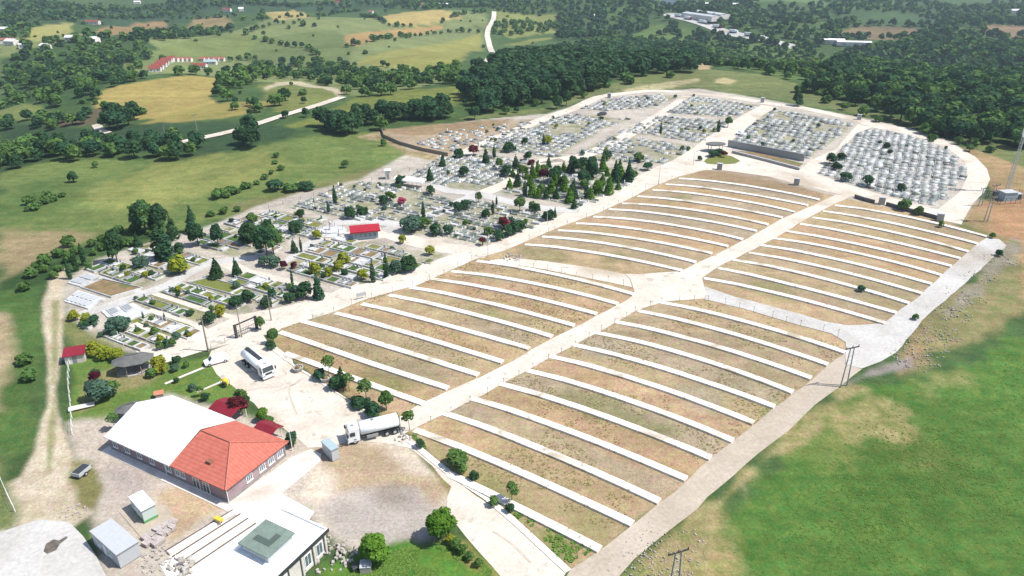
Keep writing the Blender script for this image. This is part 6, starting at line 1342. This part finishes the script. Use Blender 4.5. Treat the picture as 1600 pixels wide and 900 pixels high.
ppx, ppy = project(np.array([t_[0] for t_ in TREES]), np.array([t_[1] for t_ in TREES]), TZ+3)
vis = (ppx > -10) & (ppx < 1610) & (ppy > -10)
AREA = [(lambda x, y: x < 260 and y > 340, 'on the hedge slope at the far left'), (lambda x, y: x < 340 and y > 205, 'in the dark band beyond the left meadow'), (lambda x, y: x < 430 and y > 190, 'in the clump by the valley road'),
        (lambda x, y: 480 < x < 725 and y > 165, 'in the dark tree row beyond the meadow'), (lambda x, y: x < 900 and y > 90, 'in the dark wood left of the hilltop'), (lambda x, y: x < 1200, 'in the wood behind the hilltop cemetery'), (lambda x, y: True, 'in the wood right of the hilltop cemetery')]
ni = 0; rest = []
for i, (x, y, k, h_) in enumerate(TREES):
    if vis[i] and ni < 300:
        w_ = next(w for f, w in AREA if f(ppx[i], ppy[i])); nm = KINDS[k][8]
        lab = '%s standing %s' % (nm, w_); tree_at(k, x, y, h_, rt_.uniform(.85, 1.15), TZ[i], lab+' (one of many)', lab); ni += 1
    else: rest.append((x, y, TZ[i], k, h_))
# the far woods as one mass
LOD = {}
def lod(kind, var, far):
    key = (kind, var, far)
    if key not in LOD:
        fn, n, sz, *_ = KINDS[kind]; sd = sum(map(ord, kind))*7+var
        LOD[key] = cards(fn(np.random.RandomState(sd)), (70, 130, 260)[far], sz*(2.3, 1.8, 1.35)[far], sd+5)
    return LOD[key]
VS, FS, TS, MS = [], [], [], []; off = 0
for x, y, z, k, h_ in rest:
    d = math.hypot(x, y); K = KINDS[k]; V, F_, t = lod(k, rt_.randrange(4), 2 if d < 480 else 1 if d < 750 else 0); s = h_/K[4]; a = rt_.uniform(0, 6.28); ca_, sa = math.cos(a), math.sin(a)
    W_ = np.empty_like(V); W_[:, 0] = x+(V[:, 0]*ca_-V[:, 1]*sa)*s; W_[:, 1] = y+(V[:, 0]*sa+V[:, 1]*ca_)*s; W_[:, 2] = z+V[:, 2]*s-.3
    tt = np.clip(t*.55+rt_.uniform(0, .5), 0, 1)
    VS.append(W_); FS.append(F_+off); TS.append(tt); MS.append(np.full(len(F_), 0 if K[3] == 'lf_dark' else 1)); off += len(V)
o = bpy.data.objects.new('far_woods', np_mesh('far_woods', np.vstack(VS), np.vstack(FS), [M['lf_dark'], M['lf_mid']], np.concatenate(MS), attrs={'tint': ('FLOAT', np.concatenate(TS))}))
link(o); tag(o, 'distant woods, hedgerows and scattered trees across the valley', 'woods', kind='stuff')
print('TREES', len(TREES), 'rest', len(rest), 'GRAVES', len(GR), 'PLOTS', len(PL_))
# ---------------------------------------------------------------- grass tufts and weeds
def tufts(name, poly, n, size, mats, seed, label, hgt=.35, clumpy=14.0, thr=-.1, fade=0.0, keep=1.5):
    P = GP(poly); xs = [p[0] for p in P]; ys = [p[1] for p in P]; r_ = np.random.RandomState(seed)
    x = r_.uniform(min(xs), max(xs), n); y = r_.uniform(min(ys), max(ys), n); sd0 = sdist(x, y, P); k = (sd0 < -.3-fade*r_.uniform(0, 1, n)**.7) & (r_.uniform(0, 1, n) < keep+.5*vn(x, y, 17, seed+3)) & (vn(x, y, clumpy, seed)+vn(x, y, clumpy*.3, seed+1)*.6 > thr)
    x, y = x[k], y[k]; m_ = len(x)
    if not m_: return
    z = H(x, y); C_ = np.repeat(np.stack([x, y, z], 1), 3, 0); N3 = 3*m_
    a = r_.uniform(0, np.pi, N3); s = (size*r_.uniform(.4, 1.3, N3))[:, None]; d = np.stack([np.cos(a), np.sin(a), np.zeros(N3)], 1)
    la = r_.uniform(0, 2*np.pi, N3); lean = np.stack([np.cos(la)*1.6, np.sin(la)*1.6, np.full(N3, .7)], 1)*(hgt*r_.uniform(.5, 1.3, N3))[:, None]; d = np.stack([-np.sin(la), np.cos(la), np.zeros(N3)], 1)
    V = np.stack([C_-d*s*.5, C_+d*s*.5, C_+d*s*.55+lean, C_-d*s*.55+lean], 1).reshape(-1, 3)
    t = np.repeat(r_.uniform(0, 1, N3), 4)
    o = bpy.data.objects.new(name, np_mesh(name, V, np.arange(4*N3).reshape(N3, 4), [M[mats]], attrs={'tint': ('FLOAT', t)})); link(o); tag(o, label, name.replace('_', ' '), kind='stuff')
M['lf_grass'] = mat_leaf('meadow_grass', A(100, 140, 60, .56), A(132, 162, 82, .58))
M['lf_weed'] = mat_leaf('dry_weeds', A(186, 164, 118, .56), A(150, 150, 92, .56))
tufts('meadow_grass', [(1260, 700), (1350, 640), (1430, 612), (1560, 548), (1640, 520), (1700, 900), (1640, 960), (1100, 960), (1150, 820)], 60000, .3, 'lf_grass', 31, 'tufted green grass of the meadow at lower right', .08, 10, -.9, 16.0, .45)
tufts('weeds', [(440, 512), (750, 402), (800, 413), (985, 450), (992, 462), (657, 640), (445, 556)], 9000, .26, 'lf_weed', 41, 'dry weeds between the strips of the front left field', .1, 9, .15)
tufts('weeds', [(657, 668), (1000, 484), (1100, 470), (1320, 540), (1320, 555), (1000, 815), (890, 886), (700, 738)], 16000, .26, 'lf_weed', 43, 'dry weeds between the strips of the front right field', .1, 9, .15)
tufts('verge_grass', [(640, 682), (700, 735), (800, 800), (885, 886), (940, 856), (800, 795), (700, 742), (650, 676)], 2600, .45, 'lf_grass', 51, 'green verge grass under the first white strip', .25, 5, -.1)
tufts('verge_grass', [(505, 895), (560, 872), (640, 852), (720, 852), (790, 905), (500, 930)], 6000, .35, 'lf_grass', 53, 'lawn patch around the two round trees at the bottom', .15, 6, -.4)
resolve_labels()
# ---------------------------------------------------------------- far houses, halls and roads' traffic
rh = random.Random(9)
def house(px, py, L_, W_, hgt, rz, roofm, label, wallm='pave_white', rise=1.6, name='house', cat='house', group=None):
    t_ = hut(px, py, L_, W_, hgt, rz, roofm, wallm, label, name, cat, rise)
    for s in (-.28, .28):
        mb = MB(); mb.box(L_*s-.6, L_*s+.6, -W_/2-.05, -W_/2-.003, 1.0, 2.2); mb.build('window', M['glass_blue'], t_)
    if group: t_['group'] = group
    return t_
M['roof_far'] = mat_noise('far_red_tiles', A(186, 96, 82, .5), A(160, 80, 70, .5), .4, None, .85)
M['roof_rose'] = mat_noise('far_rose_tiles', A(200, 130, 110, .5), A(180, 110, 96, .5), .4, None, .85)
i = 0
for px, py in [(243, 112), (247, 108.5), (252, 105), (256, 101.5), (261, 98), (266, 95)]:
    house(px, py, 8.5, 6, 2.8, .25, 'roof_far', 'terraced red-roofed house climbing the slope, %s from the bottom of its row' % ORDN[i], group='stepped row of red-roofed houses'); i += 1
for i, px in enumerate([268, 275, 282, 289, 296, 316, 323, 331, 339, 347]):
    house(px, 96.5-(px-268)*.01, 5.0, 6, 2.6, .05, 'roof_rose', 'pale rose-roofed house in the level upper row, %s from its left end' % (ORDN[i]), group='level row of rose-roofed houses')
house(312, 107, 12, 7, 3, .1, 'roof_far', 'larger red-roofed house standing in front of the level row')
house(330, 101, 10, 6, 3, .1, 'blue_sheet', 'grey-blue roofed house below the level row')
for k, (px, py, L_, rf, lab) in enumerate([(145, 38, 24, 'roof_far', 'red and white farmhouse beside a yellow field'), (355, 18, 16, 'roof_far', 'house with orange roof at the upper left wood edge'), (147, 66, 12, 'roof_white', 'white-roofed barn in the upper left wood'),
    (8, 68, 22, 'roof_rose', 'pale house cluster at the left picture edge'), (20, 70, 14, 'roof_white', 'white house right of the left edge cluster'), (8, 50, 12, 'roof_white', 'white shed above the left edge cluster'), (38, 75, 9, 'roof_white', 'small white hut amid left trees'),
    (72, 77, 9, 'roof_white', 'small pale hut on the left wood fringe'), (110, 64, 8, 'roof_white', 'tiny white hut near the yellow left field'), (525, 6, 18, 'roof_far', 'red-roofed house at the top picture edge'), (635, 4, 16, 'roof_white', 'white house at the top left of centre'),
    (695, 10, 26, 'roof_white', 'broad white hall near the top above the yellow field'), (660, 10, 14, 'roof_rose', 'pale house left of the broad white hall'), (925, 28, 9, 'roof_white', 'tiny white hut in the upper middle wood'), (215, 6, 14, 'roof_white', 'white house in the upper left wood'),
    (580, 22, 8, 'roof_rose', 'small roadside hut below the top houses'), (1098, 9, 22, 'roof_white', 'white hall beside the highway'), (1150, 10, 18, 'roof_white', 'low white hall further right along the highway'), (1585, 20, 16, 'roof_white', 'small white house at the upper right edge'),
    (377, 17, 9, 'roof_white', 'small white house right of the orange roof')]):
    house(px, py, L_*.75, 7, 3.6, rh.uniform(-.3, .4), rf, lab)
house(1030, 7, 46, 22, 11, .1, 'blue_sheet', 'large blue and white industrial building at the top', 'blue_sheet', 1.0, 'industrial_hall', 'industrial hall')
house(1302, 68, 22, 10, 4.5, -.2, 'roof_white', 'left white-roofed barn among the right hand woods', rise=1, name='barn', cat='barn'); house(1333, 71, 36, 8, 4, -.18, 'roof_white', 'long white-roofed barn among the right hand woods', rise=1, name='barn', cat='barn')
for k, (a, b_) in enumerate([((1072, 24), (1118, 36)), ((1090, 21), (1132, 33))]):
    p, q = G3(*a), G3(*b_); d = Vector((q.x-p.x, q.y-p.y)); hut((a[0]+b_[0])/2, (a[1]+b_[1])/2, d.length, 16, 6, math.atan2(d.y, d.x), 'panel_grey', 'pave_white', '%s long grey warehouse beside the far highway' % ('lower' if k == 0 else 'upper'), 'warehouse', 'warehouse', 1.2)
for k, (px, py) in enumerate([(1075, 31), (1098, 37), (1120, 44), (1146, 52), (1170, 57), (1190, 62), (1205, 66), (1060, 27)]):
    p = G3(px, py); t_ = empty('lorry', (p.x, p.y, p.z+.65), -.85, None, 'lorry', 'lorries on the far highway'); later(t_, 'tiny pale lorry on the far highway')
    mb = MB(); mb.box(-6, 3, -1.25, 1.25, 1, 3.8); mb.build('trailer_box', M['white_paint'], t_); mb = MB(); mb.box(3.3, 5.6, -1.2, 1.2, .6, 3.2, bev=.3); mb.build('cab', M['truck_white' if k % 2 else 'red_sheet'], t_); mb = MB(); mb.box(-5.8, 5.3, -1.1, 1.1, .1, .99); mb.build('chassis', M['dark_metal'], t_)
for k, (px, py) in enumerate([(386, 196), (310, 214), (262, 232), (542, 165)]): pole(px, py, 10, 'valley power pole', group='power poles in the valley')
PENDING2 = PENDING; resolve_labels()
# ---------------------------------------------------------------- haze: one closed box of thin air
hb_ = MB(); hb_.box(-2600, 2600, -300, 4200, -75, 96); hm = bpy.data.materials.new('haze'); hm.use_nodes = True; t = hm.node_tree
for n_ in list(t.nodes): t.nodes.remove(n_)
ou = t.nodes.new('ShaderNodeOutputMaterial'); pv = t.nodes.new('ShaderNodeVolumePrincipled'); pv.inputs['Color'].default_value = (.72, .88, 1.0, 1); pv.inputs['Density'].default_value = .00012; pv.inputs['Anisotropy'].default_value = .2
t.links.new(pv.outputs[0], ou.inputs['Volume']); ho = hb_.build('haze', hm); tag(ho, 'thin bluish air over the whole valley', 'haze', kind='stuff')
SC.cycles.volume_bounces = 0
